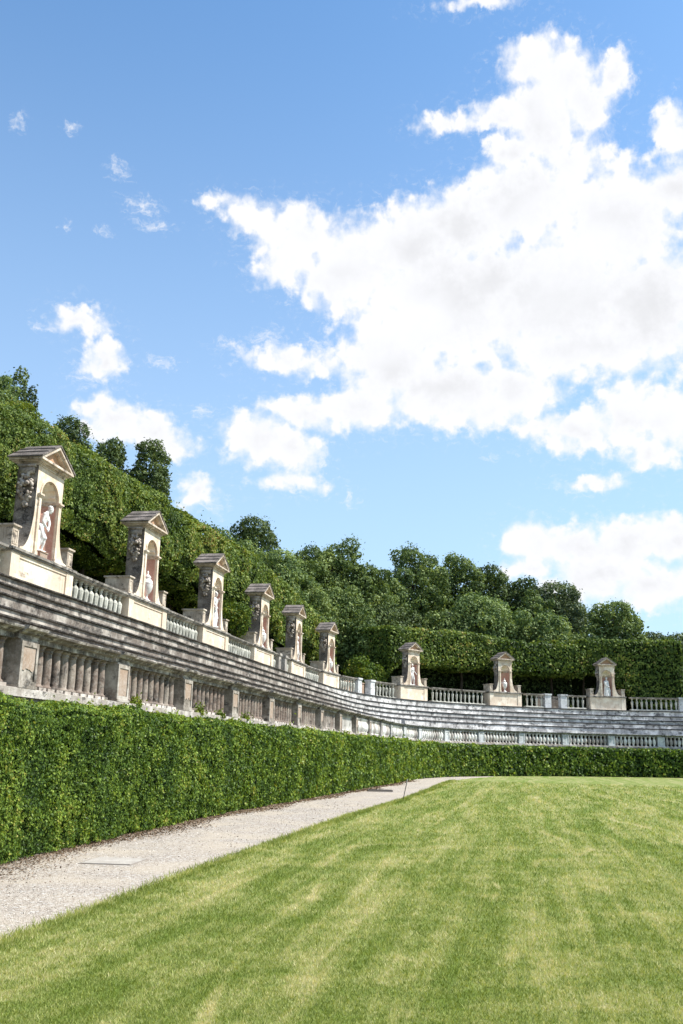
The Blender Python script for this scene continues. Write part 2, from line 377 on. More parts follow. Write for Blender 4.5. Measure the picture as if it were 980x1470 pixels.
def lathe(bm, prof, n=12, cx=0, cy=0, rot=0, caps=True):
    """prof: list of (r, z)"""
    rings = []
    for r, z in prof:
        rings.append([bm.verts.new((cx + r * math.cos(rot + 2 * PI * i / n), cy + r * math.sin(rot + 2 * PI * i / n), z)) for i in range(n)])
    for a, b_ in zip(rings, rings[1:]):
        for i in range(n): bm.faces.new((a[i], a[(i + 1) % n], b_[(i + 1) % n], b_[i]))
    if caps:
        bm.faces.new(rings[0][::-1]); bm.faces.new(rings[-1])
    return rings

# ------------------------------------------------------------------ plan of the amphitheatre: one guide curve, offsets measured outward from it
KN = np.linspace(0, 110, 14)
ANG = np.array([0.1239, 0.162, 0.1891, 0.1855, 0.1872, 0.1979, 0.1835, 0.4075, 0.8241, 1.1496, 1.4586, 1.7774, 2.0961, 2.4148])
_s = np.arange(0, 112.01, .2)
_a = np.interp(_s, KN, ANG)
_dx, _dy = np.sin(_a), np.cos(_a)
_X = -4.6066 + np.concatenate([[0], np.cumsum((_dx[1:] + _dx[:-1]) * .1)])
_Y = 10.7617 + np.concatenate([[0], np.cumsum((_dy[1:] + _dy[:-1]) * .1)])
_sb = np.arange(-16, 0, .2)
SS = np.concatenate([_sb, _s]); AA = np.concatenate([np.full(len(_sb), _a[0]), _a])
XX = np.concatenate([_X[0] + _sb * _dx[0], _X]); YY = np.concatenate([_Y[0] + _sb * _dy[0], _Y])
KE = [0, 15, 40, 60, 90]
def vary(s): return np.interp(s, KE, [.364, .036, -.096, -.236, -.067])
def gfront(s): return np.interp(s, KE, [.36, .60, -.10, -.25, -.05])
def cp_(s, off, upper=None):
    """plan point at arc length s and offset off (arrays ok)"""
    s = np.asarray(s, float); off = np.asarray(off, float)
    k = np.clip((off - 4.7) / .76, 0, 1)
    off = off + k * vary(s)
    a = np.interp(s, SS, AA)
    return np.interp(s, SS, XX) - np.cos(a) * off, np.interp(s, SS, YY) + np.sin(a) * off
def ang(s): return float(np.interp(s, SS, AA))
def frame(s, off, z):
    """local frame on the curve: X runs along the terrace, Y outward (away from the lawn)"""
    x, y = cp_(s, off); a = ang(s)
    t = Vector((math.sin(a), math.cos(a), 0)); nrm = Vector((-math.cos(a), math.sin(a), 0))
    # right handed: X = -t would mirror; front view from the lawn has +s to the right, so X=t, Y=outward
    return Matrix(((t.x, nrm.x, 0, float(x)), (t.y, nrm.y, 0, float(y)), (0, 0, 1, z), (0, 0, 0, 1)))
def sweep(bm, prof, s0, s1, step=.6, caps=True, mi=None):
    """prof: list of (off, z); open strip swept along the curve"""
    n = max(2, int(math.ceil((s1 - s0) / step)) + 1)
    ss_ = np.linspace(s0, s1, n); rows = []
    for s in ss_:
        x, y = cp_(np.full(len(prof), s), [p[0] for p in prof])
        rows.append([bm.verts.new((x[i], y[i], prof[i][1])) for i in range(len(prof))])
    for a, b_ in zip(rows, rows[1:]):
        for i in range(len(prof) - 1):
            f = bm.faces.new((a[i], b_[i], b_[i + 1], a[i + 1]))
            if mi: f.material_index = mi[i]
    if caps:
        for r, rev in ((rows[0], False), (rows[-1], True)):
            try: bm.faces.new(r if not rev else r[::-1])
            except Exception: pass
def closed(o0, o1, z0, z1): return [(o0, z0), (o0, z1), (o1, z1), (o1, z0), (o0, z0)]
def sbox(bm, s0, s1, o0, o1, z0, z1, step=.6):
    """a block that follows the curve"""
    n = max(2, int(math.ceil((s1 - s0) / step)) + 1); rows = []
    for s in np.linspace(s0, s1, n):
        x, y = cp_([s] * 4, [o0, o0, o1, o1]); zz = (z0, z1, z1, z0)
        rows.append([bm.verts.new((x[i], y[i], zz[i])) for i in range(4)])
    for a, b_ in zip(rows, rows[1:]):
        for i in range(4): bm.faces.new((a[i], b_[i], b_[(i + 1) % 4], a[(i + 1) % 4]))
    bm.faces.new(rows[0]); bm.faces.new(rows[-1][::-1])

# ================================================================== the setting: ground, path, lawn, hill
bm = bmesh.new(); S_ = 2500
g = [bm.verts.new(p) for p in ((-S_, -S_, -.02), (S_, -S_, -.02), (S_, S_, -.02), (-S_, S_, -.02))]; bm.faces.new(g)
tag(obj('ground', bm, M['soil']), kind='structure')
EDGE = [(-3.6, -30), (-3.3, -5), (-2.98, 5), (-2.78, 8.64), (-2.55, 9.91), (-2.22, 11.65), (-1.77, 14.34), (-1.02, 18.28), (-.36, 21.9), (.33, 25.6), (1.35, 30.2),
        (2.38, 34.9), (3.3, 39.8), (4.35, 45.5), (5.3, 51), (6.5, 57.5), (8.1, 64.2), (9.6, 68.6), (10.9, 71.6)]
def edge_x(y): return np.interp(y, [p[1] for p in EDGE], [p[0] for p in EDGE])
far_edge = [tuple(float(q) for q in cp_(s, -.45)) for s in range(68, 113, 2)]
def inlawn(x, y):
    ok = x > edge_x(y) + .0
    fx = np.array([p[0] for p in far_edge]); fy = np.array([p[1] for p in far_edge])
    m = fx < 32
    lim = np.interp(x, fx[m], fy[m])
    return ok & (y < lim)
bm = bmesh.new()
pl = [(-9.5, -30)] + [(-9.5, 5)] + [tuple(float(q) for q in cp_(s, .6)) for s in list(range(-3, 76, 3))] + [(16, 70), (12, 40), (12, -30)]
bm.faces.new([bm.verts.new((p[0], p[1], -.004)) for p in pl[::-1]])
bmesh.ops.triangulate(bm, faces=bm.faces[:])
tag(obj('gravel_path', bm, M['gravel']), kind='structure')
# lawn: boundary with a slightly ragged cut edge
r1 = random.Random(3); pts = []
for (x0, y0), (x1, y1) in zip(EDGE, EDGE[1:]):
    n = max(1, int((y1 - y0) / .12)) if y0 > 4 else 4
    for i in range(n):
        t = i / n; yy = y0 + (y1 - y0) * t
        pts.append((x0 + (x1 - x0) * t + r1.uniform(-.05, .05) + .05 * math.sin(yy * 2.3) + .03 * math.sin(yy * 5.1), yy))
pts += far_edge + [(70, 60), (70, -30)]
bm = bmesh.new()
top = [bm.verts.new((p[0], p[1], .012)) for p in pts]; bot = [bm.verts.new((p[0], p[1], -.03)) for p in pts]
for i in range(len(pts)):
    j = (i + 1) % len(pts); bm.faces.new((top[i], top[j], bot[j], bot[i]))
f = bm.faces.new(top); bmesh.ops.triangulate(bm, faces=[f])
bmesh.ops.recalc_face_normals(bm, faces=bm.faces[:])
tag(obj('lawn', bm, M['turf']), kind='structure')

def terr(off):
    off = np.asarray(off, float)
    return np.interp(off, [8.5, 12.5, 16, 30, 60, 120, 260], [5.70, 5.9, 7.0, 11.0, 14.5, 16, 10])
offs_ = [8.4, 10, 12.5, 14, 16, 20, 25, 30, 40, 60, 90, 120, 180, 260]
bm = bmesh.new(); rows = []
rr = random.Random(5)
for s in np.arange(-16, 112.1, 2.0):
    rows.append([bm.verts.new((float(cp_(s, o)[0]), float(cp_(s, o)[1]), float(terr(o)) + (rr.uniform(-.3, .3) if o > 13 else 0))) for o in offs_])
for a, b_ in zip(rows, rows[1:]):
    for i in range(len(offs_) - 1): bm.faces.new((a[i], b_[i], b_[i + 1], a[i + 1]))
for r in (rows[0], rows[-1]):
    lo = [bm.verts.new((v.co.x, v.co.y, -.5)) for v in r]
    for i in range(len(r) - 1): bm.faces.new((r[i], r[i + 1], lo[i + 1], lo[i]))
tag(obj('hill', bm, M['hill'], smooth=False), kind='structure')

# ================================================================== stone terrace of five tiers
Z_ST, Z_CB, Z_C0 = 2.51, 3.30, 3.50
TIER = [(3.0, 3.495, 4.07), (3.89, 4.07, 4.48), (4.12, 4.48, 4.82), (4.75, 4.82, 5.23), (5.48, 5.23, 5.71)]
S0, S1 = -15.5, 112.0
terrace = empty('stone_terrace', loc=(*[float(q) for q in cp_(20, 3)], 0))
tag(terrace, 'long curving weathered stone terrace of five shallow tiers below the row of niches', 'terrace')
def child(name, bm, m, parent, smooth=False):
    o = obj(name, bm, m, None, smooth)
    o.parent = parent
    if parent.parent is None: o.matrix_parent_inverse = Matrix.Translation(-parent.location)
    return o
for k, (o, z0, z1) in enumerate(TIER):
    nxt = TIER[k + 1][0] + .3 if k < 4 else 12.6
    bm = bmesh.new()
    zb = z0 - .25
    ranges = [(S0, 60.25), (60.85, S1)] if k == 0 else [(S0, S1)]
    for (u0, u1) in ranges:
        sweep(bm, [(o, zb), (o, z1 - .05), (o, z1 - .01), (nxt, z1 - .01), (nxt, zb)], u0, u1)
    bmesh.ops.recalc_face_normals(bm, faces=bm.faces[:])
    t = child('tier', bm, M['tier'], terrace)
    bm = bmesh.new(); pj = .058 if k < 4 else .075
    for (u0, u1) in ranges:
        for (w0, w1, th) in ((u0, min(u1, 56), .058), (max(u0, 56), u1, .095)):  # thicker far strip widens the painted shadow line
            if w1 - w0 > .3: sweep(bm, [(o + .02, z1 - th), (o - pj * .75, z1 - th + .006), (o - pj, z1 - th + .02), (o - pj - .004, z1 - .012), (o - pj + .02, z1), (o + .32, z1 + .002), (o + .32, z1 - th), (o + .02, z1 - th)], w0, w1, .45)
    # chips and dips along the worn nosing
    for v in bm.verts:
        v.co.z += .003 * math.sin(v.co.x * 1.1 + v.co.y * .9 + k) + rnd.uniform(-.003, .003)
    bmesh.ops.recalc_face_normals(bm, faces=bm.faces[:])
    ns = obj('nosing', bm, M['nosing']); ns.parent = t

# ================================================================== lower balustrade with piers, columns and cornice
PIERS = [-11.8, -7.6, -3.4, .9, 5.09, 9.3, 13.5, 17.66, 21.86, 26.03, 30.3, 34.6, 39.0, 43.2, 47.5, 51.8, 56.0, 59.55, 63.9, 68.2, 72.6, 76.95, 81.2, 85.5, 89.9, 94.2, 98.5, 102.8, 107.1]
low = empty('lower_balustrade', loc=(*[float(q) for q in cp_(20, 1.5)], 0))
tag(low, 'long lower balustrade of closely set stone columns and square piers behind the clipped hedge', 'balustrade')
bm = bmesh.new()
sweep(bm, [(1.30, -.1), (1.30, 2.36), (1.20, 2.37), (1.19, 2.50), (1.23, Z_ST), (1.95, Z_ST), (1.95, -.1)], S0, S1)
bmesh.ops.recalc_face_normals(bm, faces=bm.faces[:]); child('plinth', bm, M['plinth'], low)
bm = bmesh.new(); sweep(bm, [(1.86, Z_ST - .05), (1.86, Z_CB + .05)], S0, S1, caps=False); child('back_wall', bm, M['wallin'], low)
bm = bmesh.new()
sweep(bm, [(1.34, Z_CB), (1.34, Z_CB + .075), (1.27, Z_CB + .10), (1.26, Z_CB + .13), (1.17, Z_CB + .155), (1.155, Z_C0 - .01), (1.19, Z_C0), (3.2, Z_C0), (3.2, Z_CB), (1.34, Z_CB)], S0, S1, .45)
for p in PIERS:   # the cornice breaks forward over each pier
    sweep(bm, [(1.26, Z_CB + .004), (1.26, Z_CB + .08), (1.19, Z_CB + .105), (1.18, Z_CB + .135), (1.095, Z_CB + .16), (1.08, Z_C0 + .006), (1.12, Z_C0 + .016), (1.6, Z_C0 + .016), (1.6, Z_CB + .004), (1.26, Z_CB + .004)], p - .37, p + .37, .4)
for v in bm.verts: v.co.z += rnd.uniform(-.007, .007)
bmesh.ops.recalc_face_normals(bm, faces=bm.faces[:]); child('cornice', bm, M['cornice'], low)
for i, p in enumerate(PIERS):
    fr = frame(p, 1.24, 0)
    bm = bmesh.new()
    box(bm, -.31, .31, 0, .55, Z_ST, Z_CB + .002)
    # raised rim round a sunk panel on the face
    for (x0, x1, z0, z1) in ((-.31, -.235, Z_ST + .05, Z_CB - .03), (.235, .31, Z_ST + .05, Z_CB - .03), (-.235, .235, Z_CB - .11, Z_CB - .03), (-.235, .235, Z_ST + .05, Z_ST + .12)):
        box(bm, x0, x1, -.028, .01, z0, z1)
    box(bm, -.335, .335, -.045, .2, Z_ST, Z_ST + .05)
    for v in bm.verts: v.co.x += rnd.uniform(-.003, .003)
    bmesh.ops.transform(bm, matrix=fr, verts=bm.verts[:])
    pr = child('pier', bm, M['pier'], low)
    if 3 < p < 60:      # peeling brown plaster field in the panel
        bm = bmesh.new(); zb = Z_ST + (.12 if i % 3 == 2 else .30)
        n = 9; vs = [bm.verts.new((-.225, -.012, Z_CB - .115))]
        xs = [-.225 + .45 * k / n for k in range(n + 1)]
        lowv = [bm.verts.new((x, -.012, zb + rnd.uniform(-.035, .035))) for x in xs]
        hi = [bm.verts.new((x, -.012, Z_CB - .115)) for x in xs[1:]]
        bm.faces.new([vs[0]] + lowv + hi[::-1])
        g = bmesh.ops.extrude_face_region(bm, geom=bm.faces[:])
        for v in [q for q in g['geom'] if isinstance(q, bmesh.types.BMVert)]: v.co.y += .02
        bmesh.ops.recalc_face_normals(bm, faces=bm.faces[:])
        bmesh.ops.transform(bm, matrix=fr, verts=bm.verts[:])
        o = obj('panel', bm, M['pier_panel']); o.parent = pr
H_ = Z_CB - Z_ST
def column_mesh(kind):
    bm = bmesh.new()
    if kind == 0:
        box(bm, -.132, .132, -.135, .135, 0, .07, mi=1)
        lathe(bm, [(.118, .07), (.122, .085), (.112, .105), (.094, .115), (.088, .14), (.091, .30), (.090, .45), (.080, H_ - .12), (.077, H_ - .10), (.095, H_ - .09), (.095, H_ - .075), (.082, H_ - .07), (.108, H_ - .04), (.122, H_ - .03), (.122, H_ + .002)], 16)
    else:
        box(bm, -.12, .12, -.12, .12, 0, .05, mi=1)
        lathe(bm, [(.09, .05), (.098, .075), (.07, .10), (.066, .13), (.130, .24), (.145, .36), (.138, .50), (.075, H_ - .15), (.062, H_ - .11), (.085, H_ - .095), (.085, H_ - .08), (.066, H_ - .07), (.10, H_ - .045), (.11, H_ - .035), (.11, H_ + .002)], 12)
    me = bpy.data.meshes.new('baluster'); 
    for f in bm.faces: f.smooth = len(f.verts) == 4 and f.material_index == 0 and abs(f.normal.z) < .9
    bmesh.ops.recalc_face_normals(bm, faces=bm.faces[:])
    bm.to_mesh(me); bm.free(); me.materials.append(M['column']); me.materials.append(M['plinth'])
    return me
CM = [column_mesh(0), column_mesh(1)]
colpos = []
for p, q in zip(PIERS, PIERS[1:]):
    a0, a1 = p + .37, q - .37; n = int(round((a1 - a0) / .348))
    for i in range(n): colpos.append(a0 + (a1 - a0) * (i + .5) / n)
vis = [c for c in colpos if 3.2 < c < 90]
near, farc = vis[:100], [c for c in colpos if c not in vis[:100] and c > -3.4]
for c in near:
    kk = 0 if c < 38.6 else 1
    o = bpy.data.objects.new('baluster', CM[kk]); COL.objects.link(o)
    o.parent = low; o.matrix_parent_inverse = Matrix.Translation(-low.location)
    o.matrix_basis = frame(c + rnd.uniform(-.006, .006), 1.50 if kk == 0 else 1.40, Z_ST)
bm = bmesh.new()
for c in farc:
    n0 = len(bm.verts); bm.from_mesh(CM[1]); bm.verts.ensure_lookup_table()
    bmesh.ops.transform(bm, matrix=frame(c, 1.40, Z_ST), verts=bm.verts[n0:])
me = bpy.data.meshes.new('baluster_row'); bm.to_mesh(me); bm.free(); me.materials.append(M['column']); me.materials.append(M['plinth'])
o = bpy.data.objects.new('baluster_row', me); COL.objects.link(o); o.parent = low; o.matrix_parent_inverse = Matrix.Translation(-low.location); o['kind'] = 'stuff'

# ================================================================== niches (aedicules)
ZU = 6.99
def body_faces(bm):
    """front wall with the arched opening, local: X along, Y back, Z up from the pedestal top"""
    hw, r, spring, top = .78, .515, 1.86, 2.69
    inner = [(-r, 0)]; outer = [(-hw, 0)]
    for z in (.6, 1.2, spring): inner.append((-r, z)); outer.append((-hw, z))
    n = 20
    for i in range(1, n):
        a = PI - PI * i / n; inner.append((r * math.cos(a), spring + r * math.sin(a)))
        # matching point on the outer rectangle
        ca, sa = math.cos(a), math.sin(a); t = min(hw / abs(ca) if abs(ca) > 1e-6 else 1e9, (top - spring) / sa)
        outer.append((ca * t, spring + sa * t))
    for z in (spring, 1.2, .6, 0): inner.append((r, z)); outer.append((hw, z))
    return inner, outer, r, spring, top, hw
def make_niche():
    parts = []
    inner, outer, r, spring, top, hw = body_faces(None)
    D = .66; dep = .50
    bm = bmesh.new()
    vi = [bm.verts.new((x, 0, z)) for x, z in inner]; vo = [bm.verts.new((x, 0, z)) for x, z in outer]
    for i in range(len(vi) - 1): bm.faces.new((vi[i], vi[i + 1], vo[i + 1], vo[i]))
    # corners of the rectangle
    cl = min(range(len(outer)), key=lambda i: (outer[i][0] + hw) ** 2 + (outer[i][1] - top) ** 2)
    vo[cl].co = (-hw, 0, top)
    crn = min(range(len(outer)), key=lambda i: (outer[i][0] - hw) ** 2 + (outer[i][1] - top) ** 2)
    vo[crn].co = (hw, 0, top)
    # short reveal, sides, back, top
    v2 = [bm.verts.new((x, .05, z)) for x, z in inner]
    for i in range(len(vi) - 1): bm.faces.new((vi[i + 1], vi[i], v2[i], v2[i + 1]))
    for x0, x1 in ((-hw, -hw), (hw, hw)):
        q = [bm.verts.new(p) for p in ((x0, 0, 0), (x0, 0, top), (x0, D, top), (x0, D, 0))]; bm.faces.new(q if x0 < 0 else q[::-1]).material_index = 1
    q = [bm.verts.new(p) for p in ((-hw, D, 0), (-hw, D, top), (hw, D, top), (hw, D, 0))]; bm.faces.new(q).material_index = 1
    bmesh.ops.remove_doubles(bm, verts=bm.verts[:], dist=.001)
    # arch moulding ring
    for rr0, rr1, pj in ((r + .005, r + .07, .035),):
        prev = None
        for i in range(25):
            a = PI - PI * i / 24; ca, sa = math.cos(a), math.sin(a)
            ring = [bm.verts.new((rr * ca, y, spring + rr * sa)) for rr, y in ((rr0, .02), (rr0, -pj), (rr1, -pj), (rr1, .004))]
            if prev:
                for j in range(3): bm.faces.new((prev[j], prev[j + 1], ring[j + 1], ring[j]))
            prev = ring
    parts.append(('body', bm, 'ochre', False))
    # pilaster strips and impost blocks
    for sx in (-1, 1):
        bm = bmesh.new()
        x0, x1 = sorted((sx * .53, sx * .66)); box(bm, x0, x1, -.05, .01, .0, 1.76)
        x0, x1 = sorted((sx * .515, sx * .68)); box(bm, x0, x1, -.075, .01, .0, .12)
        x0, x1 = sorted((sx * .50, sx * .70)); box(bm, x0, x1, -.085, .12, 1.76, 1.80); box(bm, *sorted((sx * .48, sx * .73)), -.115, .14, 1.80, 1.85)
        parts.append(('pilaster', bm, 'ochre', False))
    # niche wall: half cylinder
    bm = bmesh.new(); n = 20; rows = []
    for z in (0, .5, 1.0, 1.5, spring - .1):
        rows.append([bm.verts.new((r * math.cos(PI - PI * i / n), .05 + dep * math.sin(PI * i / n), z)) for i in range(n + 1)])
    for a, b_ in zip(rows, rows[1:]):
        for i in range(n): bm.faces.new((a[i], b_[i], b_[i + 1], a[i + 1]))
    c = bm.verts.new((0, .05, .001))
    for i in range(n): bm.faces.new((rows[0][i], rows[0][i + 1], c))
    parts.append(('niche_wall', bm, 'terracotta', True))
    # impost band round the niche + fluted shell half dome
    bm = bmesh.new(); prev = None
    for i in range(n + 1):
        a = PI - PI * i / n; ca, sa = math.cos(a), math.sin(a)
        ring = [bm.verts.new(((r - q) * ca, .05 + (dep - q) * sa, z)) for q, z in ((0, spring - .14), (.035, spring - .12), (.04, spring - .05), (.065, spring - .03), (.065, spring + .01), (0, spring + .015))]
        if prev:
            for j in range(5): bm.faces.new((prev[j], ring[j], ring[j + 1], prev[j + 1]))
        prev = ring
    parts.append(('impost_band', bm, 'moulding', False))
    bm = bmesh.new(); nt, nr = 88, 9; grid = []
    for j in range(nr + 1):
        ph = (PI / 2) * j / nr     # 0 = rim at the front arch, PI/2 = hinge at the back
        row = []
        for i in range(nt + 1):
            a = PI * i / nt; flute = .075 * (1 - abs(math.sin(a * 5.5))) ** 1.3 * (math.cos(ph) ** .3)
            R = r - .012 - flute
            # fan from a hub at the back of the spring line
            x = R * math.cos(PI - a) * math.cos(ph); zz = R * math.sin(a) * math.cos(ph)
            y = .05 + dep * math.sin(ph) * (1 - .0)
            row.append(bm.verts.new((x, y, spring + .012 + zz)))
        grid.append(row)
    for a, b_ in zip(grid, grid[1:]):
        for i in range(nt): bm.faces.new((a[i], a[i + 1], b_[i + 1], b_[i]))
    grid = []          # plain half dome behind the flutes
    for j in range(7):
        ph = (PI / 2) * j / 6
        grid.append([bm.verts.new((r * math.cos(PI - PI * i / 24) * math.cos(ph), .048 + (dep + .02) * math.sin(ph), spring + r * math.sin(PI * i / 24) * math.cos(ph))) for i in range(25)])
    for a, b_ in zip(grid, grid[1:]):
        for i in range(24): bm.faces.new((a[i], a[i + 1], b_[i + 1], b_[i]))
    m4 = Matrix.Translation((0, .05 + dep * .62, spring + .03)); bmesh.ops.create_icosphere(bm, subdivisions=2, radius=.085, matrix=m4)
    parts.append(('shell', bm, 'shell', False))
    # concave scroll wings: plaster front flush with the body, curved side and back darkened for shade and dirt
    for sx in (-1, 1):
        bm = bmesh.new(); prof = []
        for i in range(17):
            t = i / 16; a_ = t * PI / 2
            prof.append((hw - .012 + .56 * (1 - math.cos(a_)) ** 1.15, 1.62 * (1 - math.sin(a_)) ** 1.0 + .10))
        prof.append((hw + .60, .09)); prof.append((hw + .60, 0)); prof.append((hw - .012, 0))
        a = [bm.verts.new((sx * x, .004, z)) for x, z in prof]; b_ = [bm.verts.new((sx * x, .63, z)) for x, z in prof]
        for i in range(len(prof)):
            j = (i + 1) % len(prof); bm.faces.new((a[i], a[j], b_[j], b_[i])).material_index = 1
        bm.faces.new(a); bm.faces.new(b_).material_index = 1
        bmesh.ops.triangulate(bm, faces=[f for f in bm.faces if len(f.verts) > 4])
        bmesh.ops.recalc_face_normals(bm, faces=bm.faces[:])
        parts.append(('scroll_wing', bm, 'ochre', False))
    # small end piers
    for sx in (-1, 1):
        bm = bmesh.new()
        x0, x1 = sorted((sx * 1.46, sx * 1.80))
        box(bm, x0, x1, .02, .95, 0, .60); box(bm, x0 - .02, x1 + .02, 0, .97, 0, .06); box(bm, x0 - .02, x1 + .02, 0, .97, .58, .61); box(bm, x0 - .05, x1 + .05, -.03, 1.0, .61, .66)
        for (a0, a1, b0, b1) in ((x0 + .04, x0 + .08, .10, .52), (x1 - .08, x1 - .04, .10, .52), (x0 + .08, x1 - .08, .10, .14), (x0 + .08, x1 - .08, .48, .52)): box(bm, a0, a1, .005, .03, b0, b1)
        parts.append(('end_pier', bm, 'moulding', False))
    # entablature, pediment, roof
    bm = bmesh.new()
    for (e, z0, z1) in ((.03, top - .0, top + .055), (.07, top + .055, top + .09), (.14, top + .09, top + .135), (.21, top + .135, top + .20)):
        box(bm, -hw - e, hw + e, -e, D + e, z0, z1)
    parts.append(('entablature', bm, 'moulding', False))
    zt = top + .20; W = hw + .21; pk = .60
    bm = bmesh.new()    # tympanum wall
    for y in (.0,):
        a = [bm.verts.new(p) for p in ((-W + .03, y, zt), (W - .03, y, zt), (0, y, zt + pk - .05))]; b_ = [bm.verts.new((v.co.x, D + .15, v.co.z)) for v in a]
        bm.faces.new(a); bm.faces.new(b_[::-1])
        for i in range(3): bm.faces.new((a[i], b_[i], b_[(i + 1) % 3], a[(i + 1) % 3]))
    bmesh.ops.recalc_face_normals(bm, faces=bm.faces[:])
    parts.append(('tympanum', bm, 'tympanum', False))
    bm = bmesh.new()    # raking mouldings (two steps) and the horizontal one
    def rake(inset, width, y0, y1):
        for sx in (-1, 1):
            L = math.hypot(W, pk); ux, uz = -sx * W / L, pk / L; nx, nz = sx * pk / L, W / L
            p0 = Vector((sx * W, 0, zt)) - Vector((nx, 0, nz)) * inset; p1 = Vector((0, 0, zt + pk)) - Vector((0, 0, 1)) * (inset / (W / L))
            q0 = p0 - Vector((nx, 0, nz)) * width; q1 = Vector((0, 0, p1.z - width / (W / L)))
            q0 = Vector((sx * (W - (inset + width) * L / pk), 0, zt)); p0 = Vector((sx * (W - inset * L / pk), 0, zt))
            a = [bm.verts.new((p.x, y0, p.z)) for p in (p0, p1, q1, q0)]; b_ = [bm.verts.new((p.x, y1, p.z)) for p in (p0, p1, q1, q0)]
            for i in range(4): bm.faces.new((a[i], a[(i + 1) % 4], b_[(i + 1) % 4], b_[i]))
            bm.faces.new(a); bm.faces.new(b_)
    rake(.0, .075, -.21, .05); rake(.075, .05, -.13, .05)
    box(bm, -W + .30, W - .30, -.13, .02, zt, zt + .035)
    bmesh.ops.recalc_face_normals(bm, faces=bm.faces[:])
    parts.append(('pediment', bm, 'moulding', False))
    bm = bmesh.new()    # roof slabs
    for sx in (-1, 1):
        a = [(sx * (W + .045), zt - .012), (0, zt + pk + .012), (0, zt + pk + .06), (sx * (W + .055), zt + .035)]
        u = [bm.verts.new((x, -.235, z)) for x, z in a]; v = [bm.verts.new((x, D + .24, z)) for x, z in a]
        for i in range(4): bm.faces.new((u[i], u[(i + 1) % 4], v[(i + 1) % 4], v[i]))
        bm.faces.new(u); bm.faces.new(v)
        for k in range(1, 3):     # overlapping slab courses
            t = k / 3; x, z = a[3][0] * (1 - t), a[3][1] + (a[2][1] - a[3][1]) * t
            box(bm, min(x, x + sx * .04), max(x, x + sx * .04), -.24, D + .245, z - .03, z + .012)
    bmesh.ops.recalc_face_normals(bm, faces=bm.faces[:])
    parts.append(('roof', bm, 'roofstone', False))
    # carved garland brackets on both flanks
    for sx in (-1, 1):
        bm = bmesh.new(); r2 = random.Random(4)
        box(bm, *sorted((sx * (hw - .01), sx * (hw + .10))), .10, .56, 2.42, 2.62)
        box(bm, *sorted((sx * (hw - .01), sx * (hw + .13))), .06, .60, 2.62, 2.688)
        for k in range(95):
            t = r2.random(); z = 2.42 - t * .98; wd = .06 + .15 * math.sin(PI * min(1, t * 1.15)) ** .8; rad = r2.uniform(.035, .070)
            m4 = Matrix.Translation((sx * (hw + .02 + r2.uniform(.02, .17) * math.sin(PI * min(1, t * 1.1 + .1))), .33 + r2.uniform(-wd, wd), z)) @ Matrix.Diagonal((1, r2.uniform(.8, 1.2), r2.uniform(.9, 1.4), 1))
            bmesh.ops.create_icosphere(bm, subdivisions=1, radius=rad, matrix=m4)
        parts.append(('garland', bm, 'carving', True))
    # pedestal down to the terrace
    hp = ZU - 5.71
    bm = bmesh.new(); box(bm, -1.80, 1.80, 0, 1.0, -hp, -.13)
    for sx in (-1, 1): box(bm, *sorted((sx * 1.40, sx * 1.84)), -.045, .3, -hp, -.132)
    box(bm, -1.40, 1.40, -.03, .1, -hp, -hp + .16)
    box(bm, -1.40, 1.40, -.03, .1, -.24, -.13)
    parts.append(('pedestal', bm, 'cream', False))
    bm = bmesh.new(); box(bm, -1.88, 1.88, -.085, 1.02, -.128, -.075); box(bm, -1.92, 1.92, -.125, 1.04, -.075, -.002)
    parts.append(('pedestal_cap', bm, 'rail', False))
    out = []
    for nm, bm, mt, sm in parts:
        me = bpy.data.meshes.new(nm); bmesh.ops.recalc_face_normals(bm, faces=bm.faces[:]) if nm not in ('body', 'niche_wall', 'shell', 'impost_band') else None
        if sm:
            for f in bm.faces: f.smooth = True
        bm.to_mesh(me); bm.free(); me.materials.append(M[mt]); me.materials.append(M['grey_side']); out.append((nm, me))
    return out
NICHE = make_niche()
NS = [16.15, 24.36, 32.58, 40.81, 48.75, 56.1, 66.63, 75.08, 83.47]
NLAB = ['nearest and tallest looking stone niche, at far left, sheltering a stooping nude marble figure',
        'second stone niche from the left, with a large lidded urn inside',
        'third stone niche from the left, with a slim draped figure inside',
        'fourth stone niche from the left, holding an urn, just before a gap in the balustrade',
        'fifth stone niche from the left, holding a small standing figure, just past the balustrade gap',
        'sixth stone niche from the left, last on the side arm, holding a low pale urn',
        'pedimented stone niche at the bend with a white nude figure standing full front',
        'pedimented stone niche on the far curve with a pale urn, between two statues',
        'rightmost pedimented stone niche, with a robed white figure before the tall hedge']
for s, lab in zip(NS, NLAB):
    fr = frame(s, 6.86, ZU); sx = 1.04 if s < 52 else .93
    r = empty('statue_niche', fr); tag(r, lab, 'niche', 'pedimented statue niches along the terrace')
    for nm, me in NICHE:
        o = bpy.data.objects.new(nm, me); COL.objects.link(o); o.parent = r; o.scale = (sx, 1, 1)

